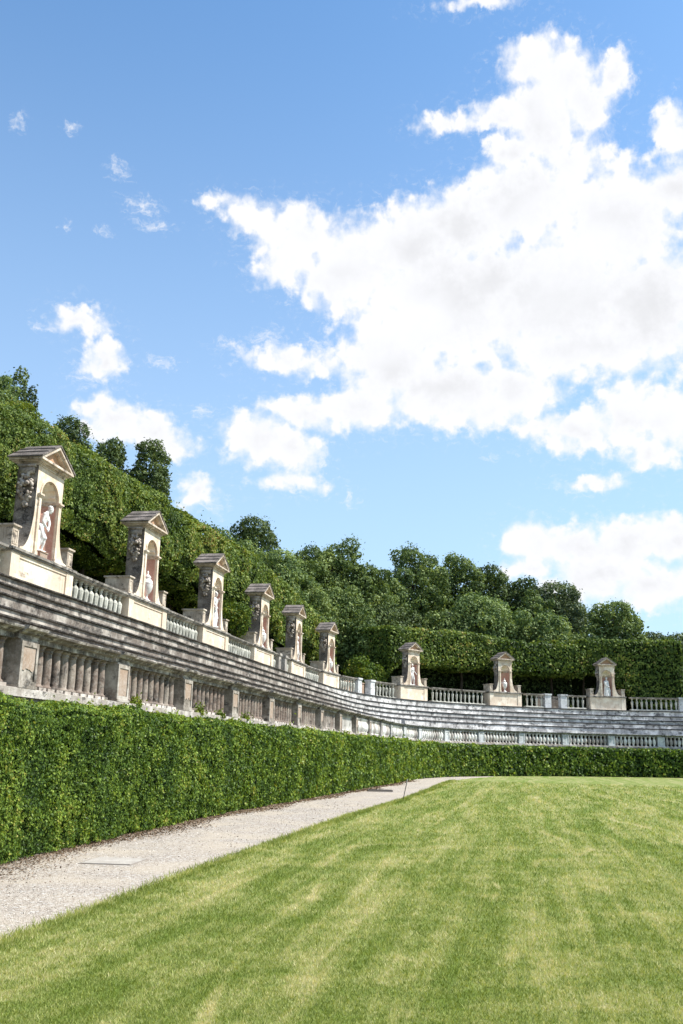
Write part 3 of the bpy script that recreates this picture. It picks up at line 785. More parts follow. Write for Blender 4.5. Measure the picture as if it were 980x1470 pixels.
# ================================================================== upper balustrade, one run between each pair of niches
def bal_mesh():
    bm = bmesh.new(); zb, zt = 5.88, 6.84; H = zt - zb
    box(bm, -.085, .085, -.085, .085, 0, .06)
    q = 1.28
    lathe(bm, [(.055 * q, .06), (.045 * q, .10), (.05 * q, .16), (.085 * q, .60 * H), (.09 * q, .68 * H), (.07 * q, .74 * H), (.035 * q, .79 * H), (.032 * q, .86 * H), (.055 * q, .88 * H), (.055 * q, .91 * H), (.04 * q, .93 * H), (.07 * q, .96 * H), (.075 * q, H + .002)], 8, rot=PI / 8)
    bmesh.ops.recalc_face_normals(bm, faces=bm.faces[:])
    me = bpy.data.meshes.new('baluster'); bm.to_mesh(me); bm.free(); me.materials.append(M['balus']); return me
BM_ = bal_mesh()
RUNS = [(9.0, 14.15, None, None, 'short run of upper balustrade at the left picture edge before the first niche'),
        (18.1, 22.35, None, None, 'upper balustrade between the stooping figure niche and the first urn niche'),
        (26.35, 30.55, None, None, 'upper balustrade between the second and third niches from the left'),
        (34.6, 38.85, None, None, 'upper balustrade between the third and fourth niches from the left'),
        (42.8, 44.3, None, 1, 'very short piece of balustrade ending in a pier, right of the fourth niche'),
        (45.2, 46.8, 1, None, 'very short piece of balustrade starting with a pier, left of the fifth niche'),
        (50.7, 54.2, None, None, 'upper balustrade between the fifth and sixth niches from the left'),
        (58.05, 60.85, None, 1, 'balustrade piece right of the sixth niche, ending at the brick stair opening'),
        (61.95, 64.9, 1, None, 'balustrade piece between the brick stair opening and the bend niche'),
        (68.4, 73.3, None, None, 'long balustrade run between the bend niche and the far urn niche'),
        (76.8, 78.9, None, 1, 'short balustrade piece ending in a pier right of the far urn niche'),
        (79.7, 81.75, 1, None, 'short balustrade piece starting with a pier left of the rightmost niche'),
        (85.2, 89.3, None, 1, 'greenish balustrade right of the rightmost niche, below the tall squared hedge')]
for (a, b_, pa, pb, lab) in RUNS:
    mid = (a + b_) / 2
    r = empty('upper_balustrade', loc=(*[float(q) for q in cp_(mid, 7.05)], 5.71))
    tag(r, lab, 'balustrade', 'runs of balustrade between the niches')
    a2, b2 = a, b_
    def pier_at(s0, s1):
        bm = bmesh.new(); sbox(bm, s0, s1, 6.80, 7.30, 5.71, 6.86, .3); sbox(bm, s0 - .04, s1 + .04, 6.74, 7.34, 6.90, 7.03, .3); sbox(bm, s0 - .02, s1 + .02, 6.77, 7.32, 6.858, 6.902, .3)
        bmesh.ops.recalc_face_normals(bm, faces=bm.faces[:]); child('pier', bm, M['pier'], r)
    if pb: pier_at(b_ - .5, b_); b2 = b_ - .5
    if pa: pier_at(a, a + .5); a2 = a + .5
    bm = bmesh.new(); sweep(bm, [(6.92, 6.84), (6.86, 6.87), (6.86, 6.90), (6.82, 6.92), (6.81, 6.98), (7.26, 6.98), (7.26, 6.84), (6.92, 6.84)], a2, b2, .5); bmesh.ops.recalc_face_normals(bm, faces=bm.faces[:]); child('top_rail', bm, M['rail'], r)
    bm = bmesh.new(); sweep(bm, [(6.86, 5.705), (6.86, 5.86), (6.90, 5.88), (7.22, 5.88), (7.22, 5.705), (6.86, 5.705)], a2, b2, .5); bmesh.ops.recalc_face_normals(bm, faces=bm.faces[:]); child('bottom_rail', bm, M['balus'], r)
    n = max(2, int(round((b2 - a2) / .375)))
    for i in range(n):
        s = a2 + (b2 - a2) * (i + .5) / n
        o = bpy.data.objects.new('baluster', BM_); COL.objects.link(o); o.parent = r
        o.matrix_parent_inverse = Matrix.Translation(-r.location); o.matrix_basis = frame(s, 7.06, 5.88)
for (s0, s1, lab, mm) in ((60.2, 62.6, 'low brick wall seen through the stair opening right of the sixth niche', 'brick'), (78.2, 80.4, 'low grey wall seen through the balustrade gap left of the rightmost niche', 'grey_side'), (43.6, 46.0, 'low dark wall behind the balustrade gap beside the fourth niche', 'grey_side')):
    bm = bmesh.new(); sbox(bm, s0, s1, 7.9, 8.15, 5.70, 6.78, .3); sbox(bm, s0, s1, 7.86, 8.19, 6.782, 6.86, .3); bmesh.ops.recalc_face_normals(bm, faces=bm.faces[:])
    tag(obj('passage_wall', bm, M[mm]), lab, 'wall')

# ================================================================== marble statues and urns inside the niches
BULK = 1.13
def capsule(bm, p, q, r0, r1):
    r0 *= BULK; r1 *= BULK
    p, q = Vector(p), Vector(q); d = q - p; L = d.length
    for c, r in ((p, r0), (q, r1)): bmesh.ops.create_icosphere(bm, subdivisions=2, radius=r, matrix=Matrix.Translation(c))
    if L > 1e-4:
        m4 = Matrix.Translation((p + q) / 2) @ d.to_track_quat('Z', 'Y').to_matrix().to_4x4()
        bmesh.ops.create_cone(bm, cap_ends=True, segments=14, radius1=r0, radius2=r1, depth=L, matrix=m4)
def ell(bm, c, r, rot=None):
    m4 = Matrix.Translation(c)
    if rot: m4 = m4 @ rot
    bmesh.ops.create_icosphere(bm, subdivisions=2, radius=1, matrix=m4 @ Matrix.Diagonal((*r, 1)))
def fuse(name, bm, m, vox=.016, sm=4):
    me = bpy.data.meshes.new(name); bm.to_mesh(me); bm.free()
    o = bpy.data.objects.new(name, me); COL.objects.link(o)
    md = o.modifiers.new('r', 'REMESH'); md.mode = 'VOXEL'; md.voxel_size = vox
    md = o.modifiers.new('s', 'SMOOTH'); md.iterations = sm; md.factor = .5
    ev = o.evaluated_get(bpy.context.evaluated_depsgraph_get()); m2 = bpy.data.meshes.new_from_object(ev)
    o.modifiers.clear(); o.data = m2; m2.materials.clear(); m2.materials.append(m)
    m2.polygons.foreach_set('use_smooth', [True] * len(m2.polygons)); m2.update()
    return o
def head(bm, c, k=1.0, yaw=0, nod=0, hair='short'):
    """face toward -Y"""
    m4 = Matrix.Translation(c) @ Matrix.Rotation(yaw, 4, 'Z') @ Matrix.Rotation(nod, 4, 'X') @ Matrix.Scale(k, 4)
    def E_(p, r): bmesh.ops.create_icosphere(bm, subdivisions=2, radius=1, matrix=m4 @ Matrix.Translation(p) @ Matrix.Diagonal((*r, 1)))
    E_((0, 0, .02), (.078, .098, .105)); E_((0, -.03, -.05), (.058, .07, .07)); E_((0, -.105, -.005), (.013, .022, .03))
    E_((0, -.085, -.06), (.028, .02, .014)); E_((0, -.075, -.095), (.03, .03, .022)); E_((0, -.088, .035), (.06, .02, .014))
    for sx in (-1, 1): E_((sx * .08, .01, -.01), (.014, .024, .034)); E_((sx * .036, -.075, -.028), (.024, .02, .02))
    E_((0, .03, .06), (.092, .10, .085))
    if hair != 'short': E_((0, .10, .03), (.06, .06, .06)); E_((0, .04, -.03), (.088, .08, .08))
def hand(bm, w_, d, side=1, k=1.0, curl=.5):
    w_ = Vector(w_); d = Vector(d).normalized(); u = d.cross(Vector((0, 1, 0))).normalized(); nrm = u.cross(d)
    capsule(bm, w_, w_ + d * .05, .022 * k, .032 * k)
    for i, (o, L) in enumerate(((-.03, .06), (-.01, .075), (.01, .07), (.03, .055))):
        a = w_ + d * .07 + u * o * k; b_ = a + d * L * .55; c = b_ + (d * (1 - curl) + nrm * curl).normalized() * L * .5
        capsule(bm, a, b_, .0105, .010); capsule(bm, b_, c, .010, .009)
    a = w_ + d * .03 + u * side * .035; capsule(bm, a, a + (d + u * side * .8).normalized() * .055, .013, .011)
def statue(name, J, m, robe=0, hairs='short', extra=None, yaw=0, nod=0):
    bm = bmesh.new()
    P = {k: Vector(v) for k, v in J.items()}
    hipc = (P['hipL'] + P['hipR']) / 2; shc = (P['shL'] + P['shR']) / 2
    # trunk: pelvis, waist, rib cage
    ell(bm, hipc + Vector((0, 0, .02)), (.155, .11, .11)); waist = hipc.lerp(shc, .42); chest = hipc.lerp(shc, .75)
    capsule(bm, hipc, waist, .115, .108); ell(bm, waist, (.125, .09, .12)); ell(bm, chest, (.158, .105, .15)); capsule(bm, waist, chest, .10, .12)
    capsule(bm, P['shL'], P['shR'], .062, .062); capsule(bm, shc, P['neck'], .07, .05); capsule(bm, P['neck'], P['head'], .048, .045)
    for sx in ('L', 'R'):
        ell(bm, chest + (P['sh' + sx] - shc) * .45 + Vector((0, -.07, .02)), (.062, .04, .05))
        ell(bm, P['hip' + sx] + Vector((0, .06, .0)), (.085, .085, .09))
        capsule(bm, P['sh' + sx], P['el' + sx], .056, .042); capsule(bm, P['el' + sx], P['wr' + sx], .042, .026)
        hand(bm, P['wr' + sx], P['wr' + sx] - P['el' + sx], -1 if sx == 'L' else 1)
        capsule(bm, P['hip' + sx], P['kn' + sx], .092, .060); kn, an = P['kn' + sx], P['an' + sx]
        ell(bm, kn + Vector((0, -.02, 0)), (.055, .055, .06)); capsule(bm, kn, kn.lerp(an, .35) + Vector((0, .02, 0)), .052, .056); capsule(bm, kn.lerp(an, .35), an, .052, .033)
        ell(bm, an + Vector((0, -.06, -.045)), (.04, .115, .033)); ell(bm, an + Vector((0, .02, -.03)), (.036, .045, .045))
    head(bm, P['head'] + Vector((0, 0, .05)), 1.0, yaw, nod, hairs)
    if extra: extra(bm, P)
    return fuse(name, bm, m)
def stand(hip=(0, 0, .86), sway=.03, an=((-.10, .03, .09), (.13, -.06, .09)), kn=None, sh=(0, 0, 1.36), arm=None, headp=(0, -.02, 1.55)):
    hx, hy, hz = hip; sx, sy, sz = sh
    J = dict(hipL=(hx - .085, hy, hz + sway / 2), hipR=(hx + .085, hy, hz - sway / 2), shL=(sx - .17, sy, sz - sway / 2), shR=(sx + .17, sy, sz + sway / 2),
             neck=(sx * .6 + headp[0] * .4, sy - .005, sz + .09), head=headp, anL=an[0], anR=an[1])
    J['knL'] = kn[0] if kn else ((hx - .09) * .5 + an[0][0] * .5, -.03, .47); J['knR'] = kn[1] if kn else ((hx + .10) * .5 + an[1][0] * .5, -.10, .46)
    (J['elL'], J['wrL']), (J['elR'], J['wrR']) = arm
    return J
def stump(x, h=.55, r=.08):
    def f(bm, P): capsule(bm, (x, .10, 0), (x, .08, h), r * 1.15, r); capsule(bm, (x, .09, h * .6), (x + .07, .06, h * .8), .035, .025); ell(bm, (0, 0, .02), (.25, .17, .045))
    return f
def drape(n, c, r0, r1, z0, z1, seed):
    """hanging cloth: a ring of vertical folds"""
    def f(bm, P=None):
        q = random.Random(seed)
        for i in range(n):
            a = 2 * PI * i / n; j = q.uniform(.85, 1.15)
            top = (c[0] + r1 * math.cos(a), c[1] + r1 * .72 * math.sin(a), z1); bot = (c[0] + r0 * j * math.cos(a + .12), c[1] + r0 * .72 * j * math.sin(a + .12), z0)
            capsule(bm, bot, top, .034, .030)
        capsule(bm, (c[0], c[1], z0 + .05), (c[0], c[1], z1), r0 * .72, r1 * .75)
    return f
def place(o, s, dx=0, dy=.17, dz=0, k=1.0, rz=0):
    o.matrix_world = frame(s, 6.86, ZU) @ Matrix.Translation((dx, dy, dz)) @ Matrix.Rotation(rz, 4, 'Z') @ Matrix.Scale(k, 4)
def basin(s, h=.16, w=.26, m='column'):
    bm = bmesh.new(); box(bm, -w, w, -.16, .16, 0, h); box(bm, -w - .02, w + .02, -.18, .18, h - .03, h + .002)
    o = obj('statue_plinth', bm, M[m]); o.matrix_world = frame(s, 6.86, ZU) @ Matrix.Translation((0, .17, .002)); return o

# 1 stooping nude figure with a stump
J = stand(hip=(-.06, .03, .82), sway=.05, an=((-.14, .05, .08), (.08, -.04, .08)), kn=((-.10, -.10, .46), (.04, -.13, .47)), sh=(.05, -.10, 1.26), headp=(.15, -.20, 1.40),
          arm=(((-.17, -.06, 1.0), (-.02, -.16, .84)), ((.17, -.20, 1.0), (.07, -.22, .80))))
o = statue('statue', J, M['marble'], extra=stump(-.17, .62, .10), yaw=.5, nod=.5); place(o, NS[0], dz=.22, k=.92, rz=.25)
tag(o, 'white marble nude bending forward with lowered head in the nearest niche', 'statue', 'white marble statues')
p = basin(NS[0], .22, .22, 'pier_panel'); tag(p, 'small brown plinth block under the bending marble nude', 'plinth')
# 3 slim half-draped figure
J = stand(sh=(-.01, 0, 1.36), headp=(.02, -.03, 1.55), arm=(((-.24, -.02, 1.12), (-.16, -.14, .98)), ((.23, .0, 1.13), (.20, -.10, 1.32))))
def ex3(bm, P): drape(14, (0, .01), .17, .15, .10, .86, 3)(bm); capsule(bm, (-.16, -.05, .92), (.17, -.02, .86), .05, .05); ell(bm, (0, 0, .03), (.24, .18, .05))
o = statue('statue', J, M['marble'], extra=ex3, hairs='long', yaw=-.3); place(o, NS[2], dx=.08, dy=.13, dz=.06, k=.98)
tag(o, 'tall slim marble figure draped from the waist in the third niche from the left', 'statue', 'white marble statues')
# 5 small figure leaning to one side
J = stand(hip=(.03, 0, .84), sway=-.05, sh=(-.02, .0, 1.32), headp=(-.05, -.04, 1.50), arm=(((-.22, -.04, 1.10), (-.24, -.10, .88)), ((.22, .02, 1.08), (.20, -.04, .84))))
o = statue('statue', J, M['marble'], extra=stump(.22, .8, .07), yaw=.3); place(o, NS[4], dx=.08, dy=.13, dz=.04, k=.92)
tag(o, 'small weathered marble nude leaning on a stump in the fifth niche from the left', 'statue', 'white marble statues')
# 7 nude, weight on one leg, arm away from the body
J = stand(hip=(-.03, 0, .87), sway=.06, an=((-.12, .04, .09), (.14, -.05, .09)), sh=(.0, 0, 1.36), headp=(-.03, -.02, 1.56),
          arm=(((-.24, .0, 1.10), (-.21, -.06, .86)), ((.26, .03, 1.14), (.36, -.08, .97))))
o = statue('statue', J, M['marble'], extra=stump(-.20, .45, .08), yaw=-.35); place(o, NS[6], dz=.03)
tag(o, 'white marble nude standing full front with one arm held out, in the bend niche', 'statue', 'white marble statues')
# 9 robed figure with a small child at the side
J = stand(sh=(0, 0, 1.34), headp=(.03, -.03, 1.53), arm=(((-.22, -.04, 1.12), (-.12, -.17, 1.02)), ((.22, -.02, 1.10), (.20, -.13, .92))))
def ex9(bm, P):
    drape(18, (-.02, .01), .24, .15, .05, 1.0, 5)(bm); drape(12, (0, 0), .17, .15, .80, 1.26, 6)(bm)
    capsule(bm, (-.16, -.10, 1.20), (.14, -.13, .84), .045, .05)
    x = .27     # child beside
    capsule(bm, (x, -.05, .42), (x, -.05, .60), .07, .06); ell(bm, (x, -.06, .72), (.058, .062, .07)); capsule(bm, (x - .03, -.05, .42), (x - .04, -.06, .06), .05, .03); capsule(bm, (x + .03, -.05, .42), (x + .05, -.06, .06), .05, .03)
    capsule(bm, (x - .06, -.05, .60), (x - .10, -.08, .74), .028, .022); capsule(bm, (x + .06, -.05, .60), (x + .09, -.07, .45), .028, .022); ell(bm, (.02, 0, .03), (.36, .19, .05))
o = statue('statue', J, M['marble'], extra=ex9, hairs='long'); place(o, NS[8], dx=-.02, dz=.02)
tag(o, 'white robed marble figure with a small child at its side in the rightmost niche', 'statue', 'white marble statues')

def urn(lid=True):
    bm = bmesh.new()
    box(bm, -.15, .15, -.15, .15, 0, .07)
    lathe(bm, [(.13, .07), (.135, .10), (.09, .13), (.055, .20), (.06, .24), (.085, .26), (.07, .29)], 20)
    body = [(.07, .28), (.13, .33), (.19, .42), (.235, .54), (.255, .66), (.25, .74), (.262, .76), (.25, .78), (.22, .86), (.16, .92), (.13, .95), (.15, .97), (.165, .985), (.16, 1.0)]
    rings = lathe(bm, body, 32)
    for ri, rg in enumerate(rings):      # gadroons on the belly
        if 1 <= ri <= 4:
            for i, v in enumerate(rg):
                f = 1 + .04 * math.cos(i * PI); v.co.x *= f; v.co.y *= f
    for f in bm.faces: f.smooth = True
    me1 = bpy.data.meshes.new('urn_body'); bmesh.ops.recalc_face_normals(bm, faces=bm.faces[:]); bm.to_mesh(me1); bm.free(); me1.materials.append(M['marble'])
    bm = bmesh.new(); lathe(bm, [(.15, 1.0), (.14, 1.03), (.10, 1.08), (.05, 1.12), (.035, 1.15), (.05, 1.18), (.045, 1.22), (.012, 1.27)], 20)
    for f in bm.faces: f.smooth = True
    me2 = bpy.data.meshes.new('lid'); bm.to_mesh(me2); bm.free(); me2.materials.append(M['marble'])
    bm = bmesh.new(); prev = None
    for i in range(11):
        t = i / 10; a = -PI / 2 + PI * t; c = Vector((.235 + .10 * math.cos(a), 0, .80 + .11 * math.sin(a)))
        ring = [bm.verts.new(c + Vector((math.cos(a) * .02 * math.cos(k * PI / 3), .02 * math.sin(k * PI / 3), math.sin(a) * .02 * math.cos(k * PI / 3)))) for k in range(6)]
        if prev:
            for k in range(6): bm.faces.new((prev[k], prev[(k + 1) % 6], ring[(k + 1) % 6], ring[k]))
        prev = ring
    me3 = bpy.data.meshes.new('handle'); bm.to_mesh(me3); bm.free(); me3.materials.append(M['marble'])
    return me1, me2, me3
UR = urn()
for k, (i, lab, sc_) in enumerate(((1, 'large white marble urn with lid in the second niche from the left', 1.0), (3, 'white marble urn in the fourth niche from the left', .98), (5, 'low white marble urn in the sixth niche, last on the side arm', .95), (7, 'slender white marble urn in the far curve niche between two statue niches', 1.02))):
    r = empty('urn', frame(NS[i], 6.86, ZU) @ Matrix.Translation((.09 if i < 6 else 0, .13, .004)) @ Matrix.Diagonal((.84 * sc_, .84 * sc_, sc_ * .94, 1)))
    tag(r, lab, 'urn', 'white marble urns')
    for nm, me in (('urn_body', UR[0]), ('lid', UR[1])):
        o = bpy.data.objects.new(nm, me); COL.objects.link(o); o.parent = r
    for q in range(2):
        o = bpy.data.objects.new('handle', UR[2]); COL.objects.link(o); o.parent = r; o.rotation_euler = (0, 0, PI * q)

# ================================================================== foliage helpers
def hash2(i, j, seed=0):
    h = np.sin(i * 127.1 + j * 311.7 + seed * 74.7) * 43758.5453
    return h - np.floor(h)
def worley(u, v, seed=0):
    """distance to the nearest clump centre and the vector from it"""
    iu, iv = np.floor(u), np.floor(v); best = np.full(len(u), 9.); bu = np.zeros(len(u)); bv = np.zeros(len(u)); bh = np.zeros(len(u))
    for a in (-1, 0, 1):
        for b_ in (-1, 0, 1):
            cu = iu + a + .1 + .8 * hash2(iu + a, iv + b_, seed); cv = iv + b_ + .1 + .8 * hash2(iu + a, iv + b_, seed + 5)
            du, dv = u - cu, v - cv; d = np.hypot(du, dv); m = d < best
            best = np.where(m, d, best); bu = np.where(m, du, bu); bv = np.where(m, dv, bv); bh = np.where(m, hash2(iu + a, iv + b_, seed + 9), bh)
    return best, bu, bv, bh
def leaves(P, Nn, size, jit=.55, aspect=.56, rng=RNG):
    """P (n,3) centres, Nn (n,3) normals, size (n,) -> diamond quads"""
    n = len(P); Nn = Nn / np.linalg.norm(Nn, axis=1, keepdims=True) + rng.normal(0, jit, (n, 3)); Nn /= np.linalg.norm(Nn, axis=1, keepdims=True)
    T = rng.normal(0, 1, (n, 3)); T[:, 2] -= .3; T -= (T * Nn).sum(1, keepdims=True) * Nn; T /= np.linalg.norm(T, axis=1, keepdims=True)
    B = np.cross(Nn, T); s = size[:, None] * .5; w_ = s * aspect * rng.uniform(.8, 1.2, (n, 1))
    bend = Nn * s * .25
    return np.stack([P - T * s - bend, P + B * w_ + T * s * .1, P + T * s - bend, P - B * w_ + T * s * .1], 1)
def uv_world(s, off, z): x, y = cp_(s, off); return np.stack([x, y, z], 1)
def hedge_leaves(sec, s0, s1, lsize, cover, lump, lamp, seed, jitoff=.05, fine=.03, jit=.55, ragged=0.0, pits=.10):
    """sec(s,t)->(off,z, n_off, n_z) cross-section with t in 0..1 and perimeter length; returns V, tint"""
    perim = sec.length; out = []; tt = []
    edges = np.arange(s0, s1 + 1e-6, 1.5)
    for a, b_ in zip(edges, np.minimum(edges + 1.5, s1)):
        if b_ - a < .05: continue
        x, y = cp_((a + b_) / 2, 2); D = math.hypot(float(x), float(y)); L = lsize(D)
        n = int((b_ - a) * perim * cover / (L * L * .28)); s = RNG.uniform(a, b_, n); t = RNG.uniform(0, 1, n)
        off, z, no, nz = sec(s, t)
        d, du, dv, hh = worley(s / lump, t * perim / lump, seed)
        d2, du2, dv2, h2 = worley(s / (lump * .38), t * perim / (lump * .38), seed + 3)
        bump = lamp * (1 - np.clip(d, 0, 1) ** 2 * 1.3) * (.5 + hh) + lamp * .45 * (1 - d2 ** 2 * 1.4)
        inn = np.abs(RNG.normal(0, jitoff, n)); dr = bump - inn + (RNG.exponential(ragged, n) if ragged else 0)
        pit = np.clip((.16 - h2) * 9, 0, 1) * np.clip(1.2 - d2, 0, 1); dr = dr - pit * pits
        off2 = off + no * dr; z2 = z + nz * dr
        P = uv_world(s, off2, z2)
        ar = np.interp(s, SS, AA); nx = -np.cos(ar); ny = np.sin(ar)
        k1, k2 = .75 * lamp / max(lump, .01) * 2.2, .5
        ts, tz = du * k1 + du2 * k2 * min(1, lamp * 5), dv * k1 + dv2 * k2 * min(1, lamp * 5)
        # tangent directions: along s and along the section
        tx, ty = np.sin(ar), np.cos(ar); so, sz = -nz, no
        Nn = np.stack([nx * (no + so * tz) + tx * ts, ny * (no + so * tz) + ty * ts, nz + sz * tz], 1)
        out.append(leaves(P, Nn, np.full(n, L) * RNG.uniform(.75, 1.25, n), jit))
        tint = np.clip(.45 + RNG.normal(0, .2, n) + (hh - .5) * .25 + .25 * (dr - inn * 2) / max(lamp, .05) * .3, 0, .97); tint[RNG.random(n) < .006] = 1.0  # deeper-set leaves tinted darker, shade of the gaps put into colour
        tt.append(tint)
    return np.concatenate(out), np.concatenate(tt)
class Section:
    """closed rounded section from polyline of (off,z); offsets may be functions of s"""
    def __init__(self, pts_fn, ref):
        self.fn = pts_fn; p = pts_fn(np.array([ref])); P = [(float(a[0]), float(b_[0])) for a, b_ in p]
        seg = [math.hypot(q[0] - p_[0], q[1] - p_[1]) for p_, q in zip(P, P[1:])]
        self.length = sum(seg); self.cum = np.concatenate([[0], np.cumsum(seg)]) / self.length
    def __call__(self, s, t):
        p = self.fn(s); k = np.clip(np.searchsorted(self.cum, t, side='right') - 1, 0, len(p) - 2)
        O = np.stack([np.broadcast_to(a, s.shape) for a, b_ in p]); Z = np.stack([np.broadcast_to(b_, s.shape) for a, b_ in p])
        f = (t - self.cum[k]) / (self.cum[k + 1] - self.cum[k]); i = np.arange(len(s))
        o0, o1, z0, z1 = O[k, i], O[k + 1, i], Z[k, i], Z[k + 1, i]
        do, dz = o1 - o0, z1 - z0; L = np.hypot(do, dz) + 1e-9
        return o0 + do * f, z0 + dz * f, -dz / L, do / L      # outward normal for a section run upward on the front, back over the top
def core(name, pts_fn, s0, s1, parent, inset=.12, m='hedge_core'):
    bm = bmesh.new(); n = max(2, int((s1 - s0) / 1.0)); rows = []
    for s in np.linspace(s0 + .05, s1 - .05, n):
        p = pts_fn(np.array([s])); P = [(float(np.ravel(a)[0]), float(np.ravel(b_)[0])) for a, b_ in p]
        co = sum(a for a, _ in P) / len(P); cz = sum(b_ for _, b_ in P) / len(P)
        P = [(a + (inset if a < co else -inset), b_ + (inset if b_ < cz - .3 and b_ > .2 else (-inset if b_ > cz + .3 else 0))) for a, b_ in P]
        x, y = cp_([s] * len(P), [a for a, _ in P]); rows.append([bm.verts.new((x[i], y[i], P[i][1])) for i in range(len(P))])
    for a, b_ in zip(rows, rows[1:]):
        for i in range(len(a)): bm.faces.new((a[i], b_[i], b_[(i + 1) % len(a)], a[(i + 1) % len(a)]))
    bm.faces.new(rows[0]); bm.faces.new(rows[-1][::-1])
    o = obj(name, bm, M[m]); o.parent = parent; return o

# ---- clipped hedge along the path
def topz(s): return np.interp(s, [1, 8], [2.15, 2.23]) + .03 * np.sin(s * .9) + .035 * np.sin(s * 2.3 + 1) + .02 * np.sin(s * 5.1)
def lowhedge(s): g = gfront(s) + .03 * np.sin(s * 1.7); return [(g + .03, 0 * s + .03), (g, 0 * s + .5), (g + .02, topz(s) - .10), (g + .12, topz(s)), (1.10 + 0 * s, topz(s) + .0), (1.14 + 0 * s, 1.5 + 0 * s)]
secL = Section(lowhedge, 20)
Ls = lambda D: max(.050, D * .0030)
V, T = hedge_leaves(secL, -4.5, 112, Ls, 2.3, .34, .08, 1, jitoff=.08, jit=.5, ragged=.012)
# fresh shoots standing proud of the clipped top
ns = 5200; s = RNG.uniform(-2, 60, ns) ; cl = np.sin(s * 1.3) + np.sin(s * 3.7 + 2) + RNG.normal(0, .5, ns); s = s[cl > .2]; ns = len(s)
o_ = gfront(s) + RNG.uniform(.03, .5, ns); z_ = topz(s) + RNG.exponential(.055, ns); P = uv_world(s, o_, z_); D = np.hypot(P[:, 0], P[:, 1])
V2 = leaves(P, np.stack([RNG.normal(0, 1, ns), RNG.normal(0, 1, ns), np.full(ns, .3)], 1), np.maximum(.052, D * .0032), .5)
V = np.concatenate([V, V2]); T = np.concatenate([T, np.clip(RNG.normal(.78, .15, ns), 0, .97)])
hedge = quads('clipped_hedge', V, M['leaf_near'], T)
tag(hedge, 'waist high clipped green hedge following the gravel path and the far lawn edge', 'hedge')
core('shade_core', lowhedge, -4.5, 112, hedge, .10)

# ---- tall clipped holm oak hedge above the niches: side arm, with an overhanging crown and shaded trunks below
def zt1(s): return np.interp(s, [10, 16, 21, 27, 37, 48, 53, 57, 60], [12.1, 12.3, 12.45, 12.6, 12.8, 12.9, 12.5, 11.9, 11.2]) + .14 * np.sin(s * 1.1) + .10 * np.sin(s * 2.7)
def zb1(s): return np.interp(s, [10, 17, 24, 33, 44, 54, 60], [8.4, 8.5, 8.9, 9.4, 8.6, 8.3, 7.2]) + .22 * np.sin(s * .9 + 1) + .12 * np.sin(s * 2.2)
def up1(s): return [(12.4 + 0 * s, zb1(s) + .5), (10.4 + 0 * s, zb1(s) + .1), (9.15 + 0 * s, zb1(s) + .25), (8.9 + 0 * s, zb1(s) + .9), (8.95 + 0 * s, zt1(s) - .7), (9.3 + 0 * s, zt1(s) - .15), (10.0 + 0 * s, zt1(s)), (13.2 + 0 * s, zt1(s) - .15), (13.8 + 0 * s, zt1(s) - .8)]
Lu = lambda D: max(.085, D * .0033)
V, T = hedge_leaves(Section(up1, 30), 7, 60.2, Lu, 2.4, 1.3, .34, 21, jitoff=.09, jit=.5, ragged=.02)
n = 9000; s = RNG.uniform(14, 59, n); c_ = np.sin(s * 1.9) + np.sin(s * 4.3 + 1) + RNG.normal(0, .45, n); s = s[c_ > .35]; n = len(s)      # untrimmed shoots on top
P = uv_world(s, RNG.uniform(9.2, 10.6, n), zt1(s) + RNG.exponential(.16, n)); D = np.hypot(P[:, 0], P[:, 1])
V = np.concatenate([V, leaves(P, RNG.normal(0, 1, (n, 3)), np.maximum(.08, D * .003), .5)]); T = np.concatenate([T, np.clip(RNG.normal(.7, .2, n), 0, .97)])
h1 = quads('tall_hedge', V, M['leaf_upper'], T); tag(h1, 'massive lumpy tall hedge of holm oak overhanging behind the six left niches', 'hedge')
core('shade_core', up1, 7, 60.2, h1, .30)
def under(zb):
    def f(s): return [(12.3 + 0 * s, 5.6 + 0 * s), (12.2 + 0 * s, 7 + 0 * s), (12.2 + 0 * s, zb(s) + 1.3), (13.0 + 0 * s, zb(s) + 1.3)]
    return f
def trunks(parent, s0, s1, off, z1, step=1.5):
    s = s0
    while s < s1:
        bm = bmesh.new(); p = Vector((*[float(q) for q in cp_(s, off + rnd.uniform(-.4, .4))], 5.6)); rad = rnd.uniform(.09, .16); rings = []
        for k in range(6):
            z = 5.6 + (z1 + .6 - 5.6) * k / 5; c = p + Vector((rnd.uniform(-.10, .10), rnd.uniform(-.10, .10), 0)); rr_ = rad * (1.3 - .12 * k)
            rings.append([bm.verts.new((c.x + rr_ * math.cos(j * PI / 4), c.y + rr_ * math.sin(j * PI / 4), z)) for j in range(8)])
        for a, b_ in zip(rings, rings[1:]):
            for j in range(8): bm.faces.new((a[j], a[(j + 1) % 8], b_[(j + 1) % 8], b_[j]))
        for f in bm.faces: f.smooth = True
        o = obj('trunk', bm, M['bark']); o.parent = parent; s += step * rnd.uniform(.8, 1.3)
trunks(h1, 13, 59, 10.6, 8.6, 1.7)
# inner skirt of leaves under the crown, shade put into their darker tint
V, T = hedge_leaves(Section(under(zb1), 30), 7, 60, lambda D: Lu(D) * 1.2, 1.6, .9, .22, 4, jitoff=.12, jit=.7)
o = quads('inner_foliage', V, M['leaf_dark'], T * .6, parent=h1); core('shade_core', under(zb1), 7, 60, h1, .2)

